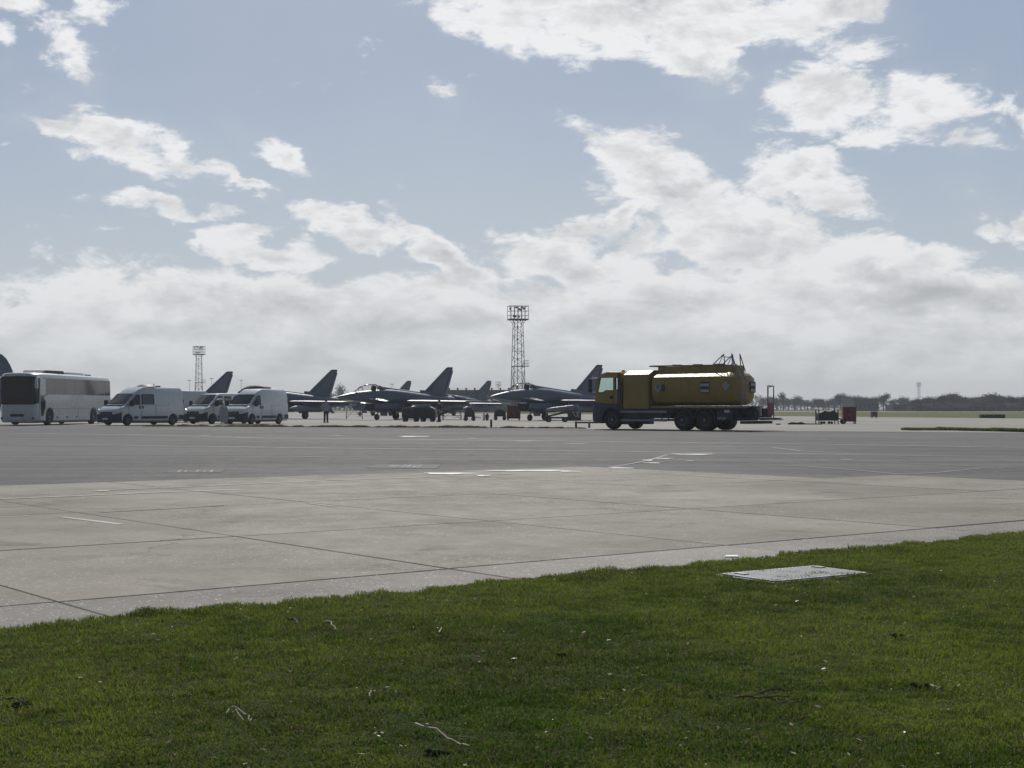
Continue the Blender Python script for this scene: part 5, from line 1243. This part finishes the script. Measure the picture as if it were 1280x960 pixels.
# ================================================================== things lying on the lawn
def twig(pts, r, label, dark=False, side=None):
    P = [Vector((*G(*p), .036+.010*math.sin(i*1.7))) for i, p in enumerate(pts)]; o = P[0].copy(); t = thing('fallen_twig', label, 'twig', o, 0, 'twigs lying on the lawn'); mb = MB()
    fine = []
    for a, b in zip(P[:-1], P[1:]):
        for k in range(3): fine.append(a.lerp(b, k/3)-o+Vector((random.uniform(-.006,.006), random.uniform(-.008,.008), random.uniform(-.004,.006))))
    fine.append(P[-1]-o)
    for i in range(len(fine)-1): mb.tube(fine[i], fine[i+1], r*(1-.6*i/len(fine)), r*(1-.6*(i+1)/len(fine)), 5)
    mb.build('stem', M['deadwood2' if dark else 'deadwood'], t, 50)
    for s in (side or []):
        q = [Vector((*G(*p), .036))-o for p in s]; m2 = MB()
        for a, b in zip(q[:-1], q[1:]): m2.tube(a, b, r*.55, r*.4, 5)
        m2.build('side_shoot', M['deadwood2' if dark else 'deadwood'], t, 50)
twig([(519,917),(538,924),(560,932),(576,939),(587,946)], .005, 'pale forked twig low on the lawn, left of the centre', side=[[(548,929),(570,932),(596,934)]])
twig([(285,896),(300,899),(310,904),(315,907),(313,914)], .0042, 'bent pale twig on the lawn at the lower left', side=[[(296,897),(300,904),(306,911)],[(288,897),(284,902)]])
twig([(915,882),(935,885),(955,882),(975,886),(1000,889)], .0045, 'long dark twig across the lawn, right of the centre', True, [[(955,882),(970,880),(985,881)]])
twig([(405,785),(414,788),(420,794)], .005, 'short pale hooked twig near the top left of the lawn')
twig([(362,782),(370,784),(374,787)], .006, 'short dark twig left of the pale hooked twig', True)
twig([(548,800),(552,795)], .005, 'tiny pale upright looking twig on the lawn, above the forked twig')
twig([(573,834),(590,832),(606,829)], .004, 'thin straw coloured twig on the lawn below the tiny pale twig')
twig([(1160,867),(1168,872),(1180,874)], .004, 'pale twig on the lawn at the far right', side=[[(1168,872),(1174,868)]])
twig([(8,884),(22,888),(44,890)], .004, 'dark twig at the left edge of the lawn', True)
twig([(463,880),(465,876),(470,873)], .004, 'curled pale twig on the lawn left of the centre')
twig([(950,877),(972,875),(990,872)], .004, 'dark twig lying above the long dark twig', True)
# leaf litter, moss and daisies: beyond counting
def litter():
    n = 1100; Y = 4.3+9*rng.random(n)**1.2; X = (rng.random(n)-.5)*2*(.38*Y+.6); b = X*BN.x+Y*BN.y; ok = b < EB-.1
    mb = {'deadwood': MB(), 'whiteb': MB(), 'deadwood2': MB()}
    for x, y in zip(X[ok], Y[ok]):
        s = random.uniform(.003, .009); a = random.uniform(0, 6.28); z = random.uniform(.012, .03); k = random.choices(list(mb), (5, .6, 4))[0]
        d = Vector((math.cos(a), math.sin(a), random.uniform(-.3,.5)))*s*1.7; e = Vector((-math.sin(a), math.cos(a), random.uniform(-.3,.3)))*s*.8; c = Vector((x, y, z))
        mb[k].add([c-d, c+e+Vector((0,0,s*.3)), c+d, c-e], [(0,1,2), (0,2,3)])
    for k, nm in (('deadwood','dry_leaf_litter'), ('whiteb','daisy_petals'), ('deadwood2','dark_leaf_litter')): mb[k].build(nm, M[k])['kind'] = 'stuff'
litter()
# a few weeds: dark rosettes among the grass
def weed(px, py, r, label):
    r *= .55; X, Y_ = G(px, py); t = thing('weed', label, 'weed', (X, Y_, .006), random.uniform(0,6), 'dark weeds in the lawn')
    for k in range(9):
        a = 6.283*k/9+random.uniform(-.3,.3); d = Vector((math.cos(a), math.sin(a), 0)); e = Vector((-d.y, d.x, 0)); h = random.uniform(.012,.030); q = r*random.uniform(.7,1.1)
        MB().add([d*.004, d*q*.5+e*q*.16+Vector((0,0,h)), d*q+Vector((0,0,h*.7)), d*q*.5-e*q*.16+Vector((0,0,h))], [(0,1,2),(0,2,3)]).build('leaf', M['everg'], t)
for px, py, r, lab in [(28,888,.10,'dark weed clump at the left edge of the lawn'),(546,948,.09,'dark weed below the forked twig'),(702,824,.06,'small dark weed in the middle of the lawn'),(1120,799,.06,'small dark weed on the right of the lawn below the hatch'),(1150,862,.10,'dark weed patch at the far right of the lawn'),(186,769,.07,'dark weed at the concrete edge on the left')]:
    weed(px, py, r, lab)

# metal hatch let into the lawn
def hatch():
    X, Y_ = G(991, 720.2); t = thing('hatch_cover', 'pale ribbed hatch cover set in the lawn', 'hatch', (X, Y_, 0), R(34)); t.location.z = -.018; L, W_ = .93, .575
    MB().box((0,0,-.005), (L, W_, .08)).build('frame', M['grey'], t)
    MB().box((0,-.01,.038), (L-.06, W_-.06, .012)).build('lid', M['hatch'], t)
    for k in range(25): MB().box((-L/2+.06+k*(L-.12)/24, -.01, .045), (.014, W_-.10, .004)).build('rib', M['hatch'], t)
    for s in (-1, 1): MB().box((s*(L/2-.10), .12, .050), (.05,.09,.008)).build('lifting_plate', M['grey'], t)
hatch()
X, Y_ = G(914, 696.5); mk = MB().loft([[(-.055,-.03,0), (.055,-.035,0), (.06,.03,0), (-.05,.035,0)], [(-.05,-.02,.008), (.05,-.025,.008), (.05,.025,.014), (-.04,.03,.012)]]).build('painted_glint', M['whiteb'], None, loc=(X, Y_, .004)); tag(mk, 'small flat white painted glint at the edge of the lawn above the hatch', 'painted glint')  # bright glint at the lawn edge, added as a flat white piece

# ================================================================== haze
hz = MB().box((0, 740, 13.6), (4900, 1660, 30.0)).build('haze', None); hz['kind'] = 'stuff'
def haze_mat():
    m = bpy.data.materials.new('thin_air'); m.use_nodes = True; t = m.node_tree; t.nodes.clear(); g = NT(t)
    v = g.new('ShaderNodeVolumePrincipled'); v.inputs['Color'].default_value = (.86,.90,.96,1); v.inputs['Density'].default_value = .00042; v.inputs['Anisotropy'].default_value = .0
    o = g.new('ShaderNodeOutputMaterial'); t.links.new(v.outputs[0], o.inputs['Volume']); return m
hz.data.materials.append(haze_mat())
